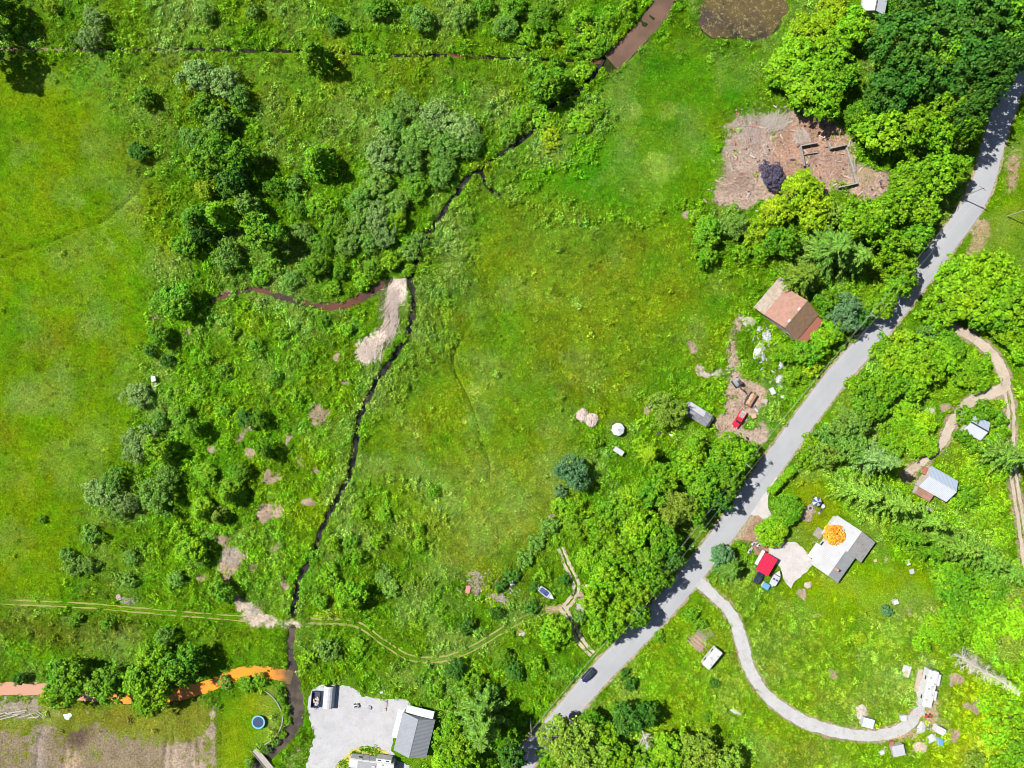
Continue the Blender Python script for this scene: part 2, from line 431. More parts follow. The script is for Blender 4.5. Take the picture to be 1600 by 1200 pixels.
# ---- bare soil
DM = np.zeros(PX.shape); DC = np.empty(PX.shape + (3,)); DC[:] = (0.44, 0.33, 0.23)
def dirt(m, col=None):
    global DM, DC
    DM = np.maximum(DM, m)
    if col is not None:
        w = np.clip(blur(m, 2) * 2.5, 0, 1)[..., None]
        DC = DC * (1 - w) + np.array(col) * w
CLEARING = [(1145, 172), (1185, 163), (1240, 165), (1300, 186), (1336, 216), (1335, 240), (1386, 262), (1394, 300), (1370, 318), (1330, 306), (1300, 302), (1180, 330), (1100, 320), (1105, 290), (1130, 255), (1140, 215)]
YARD_JUNK = [(1158, 480), (1172, 498), (1152, 520), (1146, 575), (1156, 596), (1196, 596), (1188, 628), (1170, 660), (1158, 690), (1112, 680), (1118, 664), (1134, 640), (1130, 612), (1146, 600), (1134, 585), (1140, 520)]
for poly, col, k, a in [
    (CLEARING, (0.50, 0.37, 0.29), 5, 0.90),
    ([(1225, 180), (1320, 220), (1330, 300), (1240, 290), (1215, 240)], (0.47, 0.29, 0.205), 5, 0.92),
    ([(1326, 240), (1386, 258), (1396, 302), (1370, 320), (1322, 308)], (0.47, 0.34, 0.25), 2, 1.0),
    ([(1098, 322), (1108, 292), (1150, 270), (1200, 280), (1190, 330)], (0.47, 0.35, 0.27), 2, 1.0),
    ([(1145, 180), (1200, 172), (1195, 240), (1140, 250)], (0.45, 0.35, 0.28), 6, 0.7),
    ([(606, 430), (634, 432), (632, 470), (622, 515), (598, 560), (572, 574), (556, 568), (560, 552), (584, 528), (600, 490)], (0.80, 0.65, 0.54), 1, 1.15),
    ([(378, 936), (396, 940), (412, 961), (460, 961), (488, 965), (486, 977), (440, 977), (400, 979), (376, 972)], (0.64, 0.52, 0.41), 2, 0.95),
    (YARD_JUNK, (0.50, 0.37, 0.27), 3, 1.2),
    ([(1092, 574), (1128, 566), (1136, 590), (1108, 596), (1092, 590)], (0.66, 0.57, 0.50), 2, 0.8),
    ([(1195, 528), (1206, 528), (1210, 560), (1202, 590), (1190, 592), (1196, 560)], (0.55, 0.38, 0.29), 2, 0.85),
    ([(725, 905), (748, 893), (758, 922), (738, 932), (728, 926)], (0.48, 0.35, 0.31), 2, 0.8),
    ([(758, 925), (792, 924), (782, 946), (762, 940)], (0.48, 0.38, 0.33), 2, 0.75),
    ([(835, 948), (862, 944), (885, 942), (890, 958), (862, 962), (838, 958)], (0.50, 0.36, 0.25), 2, 1.15),
    ([(1140, 832), (1166, 800), (1192, 808), (1186, 826), (1200, 846), (1196, 872), (1176, 862), (1166, 848)], (0.45, 0.29, 0.19), 2, 1.25),
    ([(1430, 1035), (1470, 1040), (1480, 1060), (1470, 1120), (1500, 1125), (1480, 1150), (1400, 1165), (1385, 1150), (1430, 1120), (1425, 1080)], (0.58, 0.42, 0.27), 3, 0.62),
    ([(1370, 965), (1440, 940), (1440, 965), (1400, 978)], (0.50, 0.38, 0.22), 3, 0.5),
    ([(1228, 928), (1245, 922), (1300, 962), (1345, 972), (1370, 950), (1376, 955), (1350, 978), (1300, 972), (1262, 958)], (0.52, 0.42, 0.24), 2, 0.5),
    ([(1518, 334), (1546, 330), (1540, 380), (1528, 404), (1500, 404)], (0.44, 0.33, 0.18), 3, 0.85),
    ([(1572, 240), (1596, 215), (1604, 240), (1580, 310), (1566, 300)], (0.46, 0.33, 0.20), 3, 0.85),
    ([(-300, 1088), (60, 1095), (80, 1110), (60, 1122), (-300, 1115)], (0.40, 0.34, 0.25), 3, 0.7),
    ([(-300, 1128), (120, 1132), (330, 1148), (336, 1400), (-300, 1400)], (0.30, 0.235, 0.15), 4, 0.72),
    ([(322, 1100), (336, 1100), (338, 1400), (318, 1400)], (0.42, 0.33, 0.25), 1, 0.8),
    ([(70, 1118), (130, 1112), (220, 1118), (300, 1116), (300, 1122), (200, 1125), (80, 1126)], (0.52, 0.40, 0.28), 2, 0.65),
    ([(60, 1140), (75, 1140), (62, 1200), (56, 1300), (40, 1300), (52, 1190)], (0.36, 0.29, 0.24), 1, 0.8),
    ([(100, 1175), (118, 1165), (116, 1260), (92, 1260)], (0.50, 0.37, 0.25), 2, 0.75),
    ([(104, 1136), (140, 1142), (128, 1154), (104, 1150)], (0.16, 0.11, 0.08), 2, 0.75),
    ([(255, 1170), (290, 1165), (310, 1170), (310, 1300), (240, 1300)], (0.46, 0.35, 0.26), 2, 0.68),
    ([(344, 1145), (358, 1140), (360, 1170), (344, 1180)], (0.48, 0.36, 0.27), 2, 0.7),
    ([(418, 1074), (430, 1070), (432, 1085), (424, 1086)], (0.45, 0.35, 0.3), 1, 0.7),
    ([(440, 1180), (480, 1130), (486, 1180), (460, 1250), (420, 1250)], (0.42, 0.36, 0.18), 3, 0.5),
    ([(1110, 680), (1160, 690), (1175, 700), (1195, 690), (1205, 672), (1190, 668)], (0.52, 0.40, 0.31), 2, 0.95)]:
    dirt(blur(inpoly(poly, True), k) * a, col)
for x, y, r in [(498, 652, 20), (424, 745, 13), (418, 800, 16), (364, 868, 22), (380, 690, 10), (386, 672, 7), (430, 850, 9), (395, 715, 8), (450, 690, 9), (345, 840, 8), (405, 880, 8), (470, 720, 8), (335, 700, 7), (440, 800, 8), (520, 560, 9), (292, 520, 6), (560, 540, 8), (530, 600, 8),
                (1075, 545, 10), (1092, 585, 10), (445, 905, 8), (500, 735, 6), (478, 780, 7), (372, 945, 8), (320, 905, 7), (356, 895, 9), (1266, 793, 11), (1392, 880, 5),
                (240, 497, 6), (243, 570, 5), (1012, 642, 8), (948, 705, 6), (815, 992, 7), (1075, 345, 8), (1090, 340, 6), (186, 937, 5), (345, 457, 10), (1250, 920, 8), (1310, 1060, 8),
                (1300, 1150, 7), (1460, 970, 9), (1490, 1060, 12), (1520, 1100, 12), (1490, 1150, 10), (1430, 750, 9), (1480, 640, 8), (925, 855, 6), (865, 815, 7), (912, 940, 8)]:
    dirt(disc(x, y, r * 1.15) * 0.85)
DM *= np.clip(0.78 + 0.5 * (fbm(26, 97, 4) - 0.35), 0.6, 1.1)
DC *= (0.72 + 0.56 * fbm(14, 99, 4))[..., None]
DM = np.maximum(DM, 0.62 * sstep(D_ROAD, 26, 18))
e = sstep(D_ROAD, 30, 22)[..., None]
DC = DC * (1 - e) + np.array((0.50, 0.40, 0.26)) * e
DM = np.maximum(DM, 0.52 * sstep(D_DRV, 17, 11))
spoil = blur(inpoly([(600, 425), (640, 430), (632, 470), (622, 512), (596, 572), (550, 580), (545, 552), (576, 530), (594, 490)]), 3)

# ---- places where nothing grows
FOOT = [[(1180, 488), (1220, 440), (1280, 480), (1280, 520), (1250, 532), (1232, 530)], [(1272, 868), (1305, 800), (1366, 832), (1350, 862), (1314, 896)],
        [(1440, 748), (1455, 728), (1496, 752), (1496, 772), (1482, 780), (1440, 765)], [(1512, 655), (1545, 655), (1545, 680), (1512, 680)],
        [(612, 1110), (680, 1110), (680, 1195), (612, 1195)], [(1180, 862), (1198, 860), (1222, 876), (1216, 912), (1196, 925), (1176, 905)],
        [(1066, 636), (1078, 628), (1118, 654), (1106, 668)], [(1096, 1040), (1116, 1012), (1130, 1022), (1108, 1050)], [(1436, 1040), (1475, 1045), (1470, 1122), (1430, 1115)]]
NOGROW = np.maximum.reduce([blur(inpoly(f), 1) for f in FOOT])
NOGROW = np.maximum.reduce([NOGROW, sstep(D_ROAD, 26, 20), sstep(D_DRV, 14, 10), blur(inpoly(LOT), 1) * (1 - blur(inpoly(LOT_ISLE), 1)), blur(inpoly(YARD), 1), blur(inpoly(APRON), 1)])
WATER = np.maximum.reduce([sstep(D_CR, 7, 3.5), sstep(D_CD, CD_HW + 2, CD_HW - 1), sstep(D_DN, 4, 1.5), sstep(D_DO, 12, 8), sstep(D_PL, np.interp(PX, [330, 480, 560], [5, 6, 10]), 2.5), sstep(D_PN, 19, 15), blur(inpoly(POND), 1)])
for tr in TRAIL: NOGROW = np.maximum(NOGROW, 0.85 * sstep(dline(tr), 4, 1.5)); WATER = np.maximum(WATER, 0.65 * sstep(dline(tr), 3.0, 0.9))
NOGROW = np.maximum(NOGROW, 0.7 * sstep(D_TRK, 9, 4))
NOGROW = np.maximum(NOGROW, 0.9 * blur(inpoly([(606, 430), (634, 432), (632, 470), (622, 515), (598, 560), (572, 574), (556, 568), (560, 552), (584, 528), (600, 490)]), 1))

# ---- relief
AMP = np.full(PX.shape, 0.38)
def setamp(poly, a, k=6):
    global AMP
    m = blur(inpoly(poly), k); AMP = AMP * (1 - m) + a * m
setamp(WEST, 0.11); setamp(NE_MEADOW, 0.12); setamp(CENTRAL, 0.27); setamp(LAWN_S, 0.05); setamp(LAWN_H, 0.03); setamp(LAWN_N, 0.04); setamp(LAWN_T, 0.04); setamp(FIELD_SW, 0.12, 3); setamp(CREEK_E, 0.75, 4); setamp(BRUSH_SW, 0.55)
setamp(CLEARING, 0.22, 2)
flat = np.maximum(NOGROW, sstep(D_TRK, 16, 9))
HZ = AMP * ((fbm(11, 71, 3, 0.6) - 0.5) * 2.2 + (fbm(60, 81, 3) - 0.45) * 1.2) * (1 - blur(flat, 1)) * (1 - flat)
HZ += 0.5 * spoil * (0.7 + 0.6 * fbm(8, 91, 3))
HZ -= 0.95 * sstep(D_CR, 6.5, 2.0) + 1.0 * sstep(D_CD, CD_HW + 2.5, CD_HW - 2) + 0.85 * sstep(D_DN, 4.2, 1.2) + 0.75 * sstep(D_DO, 12.5, 8) + 0.8 * sstep(D_PN, 19, 14) + 0.75 * blur(inpoly(POND, True), 1)
HZ -= 0.65 * sstep(D_PL, np.interp(PX, [330, 480, 560], [5.5, 7, 11]), np.interp(PX, [330, 480, 560], [2, 3, 6]))
for tr in TRAIL: HZ -= 0.6 * sstep(dline(tr), 4.6, 1.2)
for pts in ([(68, 1140), (58, 1170), (56, 1210)], [(262, 1152), (256, 1200), (250, 1260)], [(272, 1150), (268, 1200), (264, 1260)], [(298, 1150), (300, 1200), (302, 1260)], [(309, 1150), (311, 1200), (314, 1260)], [(104, 1170), (98, 1210), (94, 1260)], [(116, 1168), (112, 1210), (108, 1260)]): HZ -= 0.4 * sstep(dline(pts), 5, 1)

def samp(a, px, py):
    x = np.clip((np.asarray(px, float) - GX[0]) / STEP, 0, len(GX) - 1.001); y = np.clip((np.asarray(py, float) - GY[0]) / STEP, 0, len(GY) - 1.001)
    xi = x.astype(int); yi = y.astype(int); fx = x - xi; fy = y - yi
    if a.ndim == 3: fx = fx[..., None]; fy = fy[..., None]
    return (a[yi, xi] * (1 - fx) + a[yi, xi + 1] * fx) * (1 - fy) + (a[yi + 1, xi] * (1 - fx) + a[yi + 1, xi + 1] * fx) * fy

def gz(px, py):
    return float(samp(HZ, np.array([px]), np.array([py]))[0])

# ---- the ground sheet: the fine grid, then ever coarser cells out to the horizon
def extend(g):
    out = [24, 60, 130, 260, 520, 1100, 2400, 5200, 11000, 20000]
    return np.concatenate([g[0] - np.array(out[::-1]), g, g[-1] + np.array(out)])
EX, EY = extend(GX), extend(GY)
ex, ey = np.meshgrid(EX, EY)
cl = lambda a: samp(a, np.clip(ex, GX[0], GX[-1]), np.clip(ey, GY[0], GY[-1]))
hz = cl(HZ) * ((ex > GX[0] - 1) & (ex < GX[-1] + 1) & (ey > GY[0] - 1) & (ey < GY[-1] + 1))
nv, nu = ex.shape
co = np.stack([(ex - 800) * S, (600 - ey) * S, hz], -1).reshape(-1, 3)
idx = np.arange(nv * nu).reshape(nv, nu)
quads = np.stack([idx[:-1, :-1], idx[1:, :-1], idx[1:, 1:], idx[:-1, 1:]], -1).reshape(-1, 4)
def grid_mesh(name, co, quads):
    me = bpy.data.meshes.new(name)
    me.vertices.add(len(co)); me.vertices.foreach_set('co', np.ascontiguousarray(co, dtype=np.float32).ravel())
    me.loops.add(quads.size); me.loops.foreach_set('vertex_index', np.ascontiguousarray(quads, dtype=np.int32).ravel())
    me.polygons.add(len(quads)); me.polygons.foreach_set('loop_start', np.arange(0, quads.size, quads.shape[1], dtype=np.int32))
    me.update(calc_edges=True)
    return me
gm = grid_mesh('ground', co, quads)
gm.polygons.foreach_set('use_smooth', np.ones(len(quads), bool))
def cattr(me, name, rgb):
    a = me.attributes.new(name, 'FLOAT_COLOR', 'POINT')
    a.data.foreach_set('color', np.concatenate([rgb, np.ones((len(rgb), 1))], 1).astype(np.float32).ravel())
cattr(gm, 'herb_colour', cl(GC).reshape(-1, 3))
cattr(gm, 'soil_colour', cl(DC).reshape(-1, 3))
a = gm.attributes.new('soil', 'FLOAT', 'POINT'); a.data.foreach_set('value', cl(DM).ravel().astype(np.float32))
a = gm.attributes.new('wet', 'FLOAT', 'POINT'); a.data.foreach_set('value', cl(WATER).ravel().astype(np.float32))

def ground_material():
    m, t, b = nt('meadow_and_soil')
    at = lambda n: N(t, 'ShaderNodeAttribute', attribute_name=n)
    tc = N(t, 'ShaderNodeTexCoord').outputs['Object']
    n1 = noise(t, 1.1, 5, 0.72, vec=tc, dist=2.2); n2 = noise(t, 3.6, 4, 0.7, vec=tc, dist=1.0); n3 = noise(t, 0.12, 5, 0.65, vec=tc)
    g = at('herb_colour').outputs['Color']
    hs = N(t, 'ShaderNodeHueSaturation'); t.links.new(g, hs.inputs['Color']); vm = N(t, 'ShaderNodeMath', operation='MULTIPLY'); t.links.new(ramp(t, n1, 0.28, 0.72, 0.52, 1.45), vm.inputs[0]); t.links.new(ramp(t, n2, 0.30, 0.70, 0.50, 1.50), vm.inputs[1]); t.links.new(vm.outputs[0], hs.inputs['Value']); t.links.new(ramp(t, n3, 0.3, 0.7, 0.485, 0.515), hs.inputs['Hue'])
    straw = mixc(t, 'MIX', ramp(t, n2, 0.60, 0.78, 0, 0.22), hs.outputs[0], (0.20, 0.20, 0.03))
    s = at('soil_colour').outputs['Color']
    hs2 = N(t, 'ShaderNodeHueSaturation'); t.links.new(s, hs2.inputs['Color']); t.links.new(ramp(t, noise(t, 1.6, 6, 0.75, vec=tc), 0.25, 0.75, 0.30, 0.90), hs2.inputs['Value'])
    ad = N(t, 'ShaderNodeMath', operation='MULTIPLY_ADD', i={1: 1.5, 2: -0.75}); t.links.new(noise(t, 0.45, 6, 0.75, vec=tc), ad.inputs[0])
    sm = N(t, 'ShaderNodeMath', operation='ADD'); t.links.new(at('soil').outputs['Fac'], sm.inputs[0]); t.links.new(ad.outputs[0], sm.inputs[1])
    f = ramp(t, sm.outputs[0], 0.36, 0.60)
    c = mixc(t, 'MIX', f, straw, hs2.outputs[0])
    c = mixc(t, 'MIX', ramp(t, at('wet').outputs['Fac'], 0.35, 0.8, 0, 0.85), c, (0.016, 0.013, 0.009))
    t.links.new(c, b.inputs['Base Color'])
    b.inputs['Roughness'].default_value = 0.9
    b.inputs['Specular IOR Level'].default_value = 0.02
    bp = N(t, 'ShaderNodeBump', i={'Strength': 1.0, 'Distance': 0.45})
    mx = N(t, 'ShaderNodeMath', operation='ADD'); t.links.new(n1, mx.inputs[0]); t.links.new(n2, mx.inputs[1])
    t.links.new(mx.outputs[0], bp.inputs['Height']); t.links.new(bp.outputs[0], b.inputs['Normal'])
    return m
gm.materials.append(ground_material())
ground = link('ground', gm)
tag(ground, 'rolling green meadow and bare soil under everything', 'ground', kind='structure')

# ------------------------------------------------------------------ roads, drives, tracks, water
def strip(name, pts, width, z, material, label, cat, jit=0.0, sub=8, cross=5, offs=(0.0,), parent=None, seed=1, follow=False, camber=0.0, gaps=0.0):
    g = random.Random(seed); q = catmull(pts, sub); vs = []; fs = []
    for off in offs:
        b0 = len(vs)
        for i, p in enumerate(q):
            d = q[min(i + 1, len(q) - 1)] - q[max(i - 1, 0)]; d = d / (np.linalg.norm(d) + 1e-9); nrm = np.array((-d[1], d[0]))
            w = width(i / (len(q) - 1)) if callable(width) else width
            l = -w / 2 + g.uniform(-jit, jit); r = w / 2 + g.uniform(-jit, jit)
            for k in range(cross):
                u = k / (cross - 1); e = p + nrm * (off + l + (r - l) * u)
                zz = z + camber * (1 - (2 * u - 1) ** 2)
                if follow: zz += max(0.0, gz(e[0], e[1]))
                vs.append(P(e[0], e[1])[:2] + (zz,))
        hole = False
        for i in range(len(q) - 1):
            hole = g.random() < (0.75 if hole else 0.3) if gaps and g.random() < gaps else False
            if hole: continue
            for k in range(cross - 1):
                a = b0 + i * cross + k
                fs.append((a, a + 1, a + cross + 1, a + cross))
    me = bpy.data.meshes.new(name); me.from_pydata(vs, [], fs)
    import bmesh
    bm = bmesh.new(); bm.from_mesh(me); bmesh.ops.recalc_face_normals(bm, faces=bm.faces)
    if bm.faces and sum(f.normal.z for f in bm.faces) < 0: bmesh.ops.reverse_faces(bm, faces=bm.faces)
    bm.to_mesh(me); bm.free()
    me.materials.append(material)
    return tag(link(name, me, parent), label, cat, kind='structure')

def ragged(poly, seg=5.0, jit=1.2, seed=3):
    g = random.Random(seed); out = []
    for i in range(len(poly)):
        a = np.array(poly[i], float); b = np.array(poly[(i + 1) % len(poly)], float)
        n = max(1, int(np.linalg.norm(b - a) / seg))
        for k in range(n): out.append(tuple(a + (b - a) * k / n + np.array((g.uniform(-jit, jit), g.uniform(-jit, jit)))))
    return out

def sheet(name, poly, z, material, label, cat, jit=1.8):
    q = [P(x, y)[:2] for x, y in ragged(poly, 5.0, jit)]
    import bmesh
    bm = bmesh.new(); vs = [bm.verts.new((x, y, z)) for x, y in q]; f = bm.faces.new(vs); f.normal_update()
    if f.normal.z < 0: f.normal_flip()
    bmesh.ops.triangulate(bm, faces=[f])
    me = bpy.data.meshes.new(name); bm.to_mesh(me); bm.free(); me.materials.append(material)
    return tag(link(name, me), label, cat, kind='structure')

def asphalt_material():
    m, t, b = nt('weathered_asphalt')
    c = mixc(t, 'MIX', ramp(t, noise(t, 0.12, 5, 0.6), 0.35, 0.65), (0.192, 0.195, 0.203), (0.214, 0.216, 0.222))
    c = mixc(t, 'MIX', ramp(t, noise(t, 0.5, 6, 0.75), 0.55, 0.72, 0, 0.45), c, (0.165, 0.167, 0.172))
    c = mixc(t, 'MIX', ramp(t, noise(t, 6, 3), 0.3, 0.7, 0, 0.35), c, (0.25, 0.252, 0.256))
    t.links.new(c, b.inputs['Base Color']); b.inputs['Roughness'].default_value = 0.9; b.inputs['Specular IOR Level'].default_value = 0.2
    return m
def gravel_material(name, c1, c2, c3):
    m, t, b = nt(name)
    c = mixc(t, 'MIX', ramp(t, noise(t, 0.2, 6, 0.7), 0.35, 0.65), c1, c2)
    c = mixc(t, 'MIX', ramp(t, noise(t, 0.7, 6, 0.8), 0.5, 0.68, 0, 0.7), c, c3)
    hs = N(t, 'ShaderNodeHueSaturation'); t.links.new(c, hs.inputs['Color']); t.links.new(ramp(t, noise(t, 5, 3), 0.3, 0.7, 0.82, 1.12), hs.inputs['Value'])
    t.links.new(hs.outputs[0], b.inputs['Base Color']); b.inputs['Roughness'].default_value = 0.95; b.inputs['Specular IOR Level'].default_value = 0.1
    bp = N(t, 'ShaderNodeBump', i={'Strength': 0.4, 'Distance': 0.04}); t.links.new(noise(t, 4, 4), bp.inputs['Height']); t.links.new(bp.outputs[0], b.inputs['Normal'])
    return m
M_ASPH = asphalt_material()
M_GRAV = gravel_material('pale_gravel', (0.25, 0.247, 0.243), (0.285, 0.282, 0.278), (0.20, 0.18, 0.145))
M_LOT = gravel_material('crushed_white_gravel', (0.245, 0.243, 0.246), (0.28, 0.277, 0.28), (0.20, 0.19, 0.178))
M_YARD = gravel_material('grey_gravel', (0.322, 0.301, 0.287), (0.280, 0.262, 0.248), (0.252, 0.203, 0.168))
M_TRK = gravel_material('dry_track_soil', (0.19, 0.17, 0.06), (0.15, 0.155, 0.04), (0.08, 0.13, 0.01))
M_SAND = gravel_material('sandy_drive', (0.30, 0.25, 0.20), (0.25, 0.205, 0.155), (0.15, 0.135, 0.06))
strip('road', ROAD, 34, 0.03, M_ASPH, 'grey paved country road running diagonally past the trees', 'road', 0.5, 8, 7, camber=0.10)
strip('driveway', DRIVE_S, lambda u: 18.5 - 4 * abs(u - 0.5) + 1.5 * sin(23 * u), 0.045, M_GRAV, 'pale gravel driveway curving from the road to the white motorhome', 'driveway', 1.3)
strip('driveway', DRIVE_E, lambda u: 10 + 7 * sin(pi * u), 0.045, M_SAND, 'sandy driveway looping to the white metal shed', 'driveway', 1.2)
strip('driveway', DRIVE_F, 5, 0.05, M_SAND, 'two rutted driveway heading down the right edge', 'driveway', 1.0, offs=(-4.5, 4.0))
strip('dirt_track', TRACK_W, lambda u: 1.9 + 0.6 * sin(u * 40), 0.05, M_TRK, 'faint two rutted track crossing the left meadow', 'track', 0.7, sub=16, offs=(-3.6, 3.6), follow=True, gaps=0.25)
strip('dirt_track', TRACK_S, lambda u: 3.6 - 1.2 * min(1, u * 3), 0.05, M_TRK, 'two rutted track winding from the culvert to the boat', 'track', 0.7, sub=14, offs=(-4.0, 4.0), follow=True, gaps=0.12)
strip('dirt_track', TRACK_N, 5.0, 0.05, M_SAND, 'two rutted dirt track going up past the boat', 'track', 1.0, offs=(-3.8, 3.8), follow=True)
strip('dirt_track', TRACK_R, 5.6, 0.054, M_SAND, 'short dirt track joining the paved road', 'track', 1.2, offs=(-3.6, 3.6), follow=True)
sheet('gravel_lot', LOT, 0.03, M_LOT, 'white gravel lot in front of the grey roofed workshop', 'lot')
sheet('gravel_yard', YARD, 0.034, M_YARD, 'grey gravel parking yard beside the red canopy', 'yard')
sheet('gravel_apron', APRON, 0.04, M_YARD, 'gravel apron joining the house drive to the road', 'apron')
sheet('grass_island', LOT_ISLE, 0.06, mat('dry_grass', (0.22, 0.21, 0.03), 0.95, (0.33, 0.27, 0.09), 0.6, 0.9, bump=0.8, bscale=3), 'dry yellowing grass island in the gravel lot', 'grass')

def water_mat(name, col, col2, scale=0.3, thr=(0.4, 0.6), rough=0.12, algae=None):
    m, t, b = nt(name)
    c = mixc(t, 'MIX', ramp(t, noise(t, scale, 4), *thr), col, col2)
    if algae:
        c = mixc(t, 'MIX', ramp(t, noise(t, 0.09, 4), 0.42, 0.6, 0, 0.6), c, algae[0])
        c = mixc(t, 'MIX', ramp(t, noise(t, 1.1, 8, 0.85), 0.53, 0.59, 0, 0.9), c, algae[1])
    t.links.new(c, b.inputs['Base Color'])
    b.inputs['Roughness'].default_value = rough; b.inputs['IOR'].default_value = 1.33
    bp = N(t, 'ShaderNodeBump', i={'Strength': 0.15, 'Distance': 0.02}); t.links.new(noise(t, 2.5, 3), bp.inputs['Height']); t.links.new(bp.outputs[0], b.inputs['Normal'])
    return m
W_DARK = water_mat('dark_creek_water', (0.006, 0.006, 0.006), (0.022, 0.019, 0.017), 0.4)
W_BROWN = water_mat('brown_creek_water', (0.075, 0.047, 0.033), (0.10, 0.06, 0.042), 0.15)
W_RED = water_mat('rusty_ditch_water', (0.010, 0.008, 0.006), (0.11, 0.042, 0.02), 0.045, (0.48, 0.6))
W_ORANGE = water_mat('orange_iron_water', (0.50, 0.175, 0.016), (0.40, 0.15, 0.026), 0.2)
def plume(m):
    t = m.node_tree; bs = t.nodes['Principled BSDF']; src = bs.inputs['Base Color'].links[0].from_socket
    sx = N(t, 'ShaderNodeSeparateXYZ'); t.links.new(N(t, 'ShaderNodeTexCoord').outputs['Object'], sx.inputs[0])
    ad = N(t, 'ShaderNodeMath', operation='MULTIPLY_ADD', i={1: 5.0}); t.links.new(noise(t, 0.5, 4), ad.inputs[0]); t.links.new(sx.outputs[0], ad.inputs[2])
    c = mixc(t, 'MIX', ramp(t, ad.outputs[0], (110 - 800) * S + 2.5, (210 - 800) * S + 2.5), (0.30, 0.165, 0.11), src)
    c = mixc(t, 'MIX', ramp(t, ad.outputs[0], (418 - 800) * S + 2.5, (452 - 800) * S + 2.5), c, (0.075, 0.055, 0.03))
    t.links.new(c, bs.inputs['Base Color'])
plume(W_ORANGE)
W_POOL = water_mat('red_brown_pool_water', (0.075, 0.032, 0.02), (0.032, 0.022, 0.02), 0.08)
W_MURK = water_mat('murky_creek_water', (0.036, 0.030, 0.024), (0.06, 0.047, 0.035), 0.3)
W_POND = water_mat('algae_pond_water', (0.022, 0.018, 0.015), (0.04, 0.03, 0.022), 0.12, algae=((0.085, 0.062, 0.02), (0.17, 0.145, 0.055)))
strip('creek', CREEK_A, 9, -0.50, W_DARK, 'narrow dark creek below the top ditch', 'creek')
strip('creek', CREEK_B, lambda u: 6 - 3 * u, -0.52, W_DARK, 'short creek bend beside the meadow corner', 'creek')
strip('creek', CREEK_C, 13, -0.54, W_DARK, 'long narrow dark creek through the middle of the meadows', 'creek')
strip('creek', CREEK_D, 27, -0.48, W_MURK, 'wide murky creek beside the round lawn', 'creek')
strip('creek', POOL_N, 37, -0.46, W_BROWN, 'wide brown creek entering at the top edge', 'creek')
strip('ditch', DITCH_N, 6, -0.44, W_RED, 'straight rust red drainage ditch near the top edge', 'ditch')
strip('ditch', DITCH_O, lambda u: 27 - 5 * u, -0.42, W_ORANGE, 'ditch running from pinkish silt at the left to bright orange water', 'ditch')
strip('pool', POOL_L, lambda u: 8 + 15 * u * u, -0.42, W_POOL, 'reddish brown stagnant pool beside the bare spoil bank', 'pool')
sheet('pond', [(1150 + (x - 1150) * 1.06, 20 + (y - 20) * 1.08) for x, y in POND], -0.4, W_POND, 'dark pond covered with yellow brown algae', 'pond', 0.5)
# ------------------------------------------------------------------ foliage
def leaf_material(name, source='object', transl=0.27, var=(0.6, 1.5)):
    m, t, b = nt(name)
    if source == 'object':
        col = N(t, 'ShaderNodeObjectInfo').outputs['Color']
    else:
        col = N(t, 'ShaderNodeAttribute', attribute_name='tint', attribute_type='INSTANCER').outputs['Color']
    rnd = N(t, 'ShaderNodeNewGeometry').outputs['Random Per Island']
    hs = N(t, 'ShaderNodeHueSaturation')
    t.links.new(col, hs.inputs['Color'])
    t.links.new(ramp(t, rnd, 0, 1, *var), hs.inputs['Value'])
    n = noise(t, 0.35 if source == 'object' else 0.2, 3)
    t.links.new(ramp(t, n, 0.3, 0.7, 0.478, 0.522), hs.inputs['Hue'])
    t.links.new(hs.outputs[0], b.inputs['Base Color'])
    b.inputs['Roughness'].default_value = 0.55
    b.inputs['Specular IOR Level'].default_value = 0.10
    tr = N(t, 'ShaderNodeBsdfTranslucent'); mx = N(t, 'ShaderNodeMixShader', i={0: transl})
    hs2 = N(t, 'ShaderNodeHueSaturation', i={'Value': 1.3, 'Hue': 0.485}); t.links.new(hs.outputs[0], hs2.inputs['Color']); t.links.new(hs2.outputs[0], tr.inputs['Color'])
    t.links.new(b.outputs[0], mx.inputs[1]); t.links.new(tr.outputs[0], mx.inputs[2])
    t.links.new(mx.outputs[0], t.nodes['Material Output'].inputs[0])
    return m
M_LEAF = leaf_material('leaves')
M_HERB = leaf_material('herb_leaves', 'instancer', 0.25, (0.6, 1.4))
M_BARK = mat('bark', (0.12, 0.09, 0.065), 0.9, (0.2, 0.17, 0.14), 2.0, 0.8, bump=0.6, bscale=6)
M_DEADWOOD = mat('grey_dead_wood', (0.42, 0.38, 0.33), 0.9, (0.30, 0.26, 0.22), 1.5, 0.8, bump=0.4)

def unit(v):
    return v / (np.linalg.norm(v, axis=-1, keepdims=True) + 1e-9)

def leaf_mesh(name, c, nrm, size, aspect, g, material, updir=None, fold=0.18):
    """one folded diamond-shaped leaf face for each centre"""
    n = len(c)
    nrm = unit(nrm)
    ref = unit(g.normal(size=(n, 3))) if updir is None else updir
    t = unit(np.cross(nrm, ref)); b = np.cross(nrm, t)          # b is the long axis
    if updir is not None: b = unit(updir - nrm * (updir * nrm).sum(1, keepdims=True)); t = np.cross(b, nrm)
    s = size[:, None]; w = s * (aspect[:, None] if hasattr(aspect, 'shape') else aspect)
    v = np.stack([c - b * s, c + t * w + nrm * s * fold, c + b * s, c - t * w + nrm * s * fold], 1).reshape(-1, 3)
    q = np.arange(4 * n).reshape(n, 4)
    me = grid_mesh(name, v, q)
    me.materials.append(material)
    return me

def sphere_pts(g, n, zmin=-0.35):
    out = []
    while len(out) < n:
        v = g.normal(size=3); v /= np.linalg.norm(v)
        if v[2] > zmin: out.append(v)
    return np.array(out)

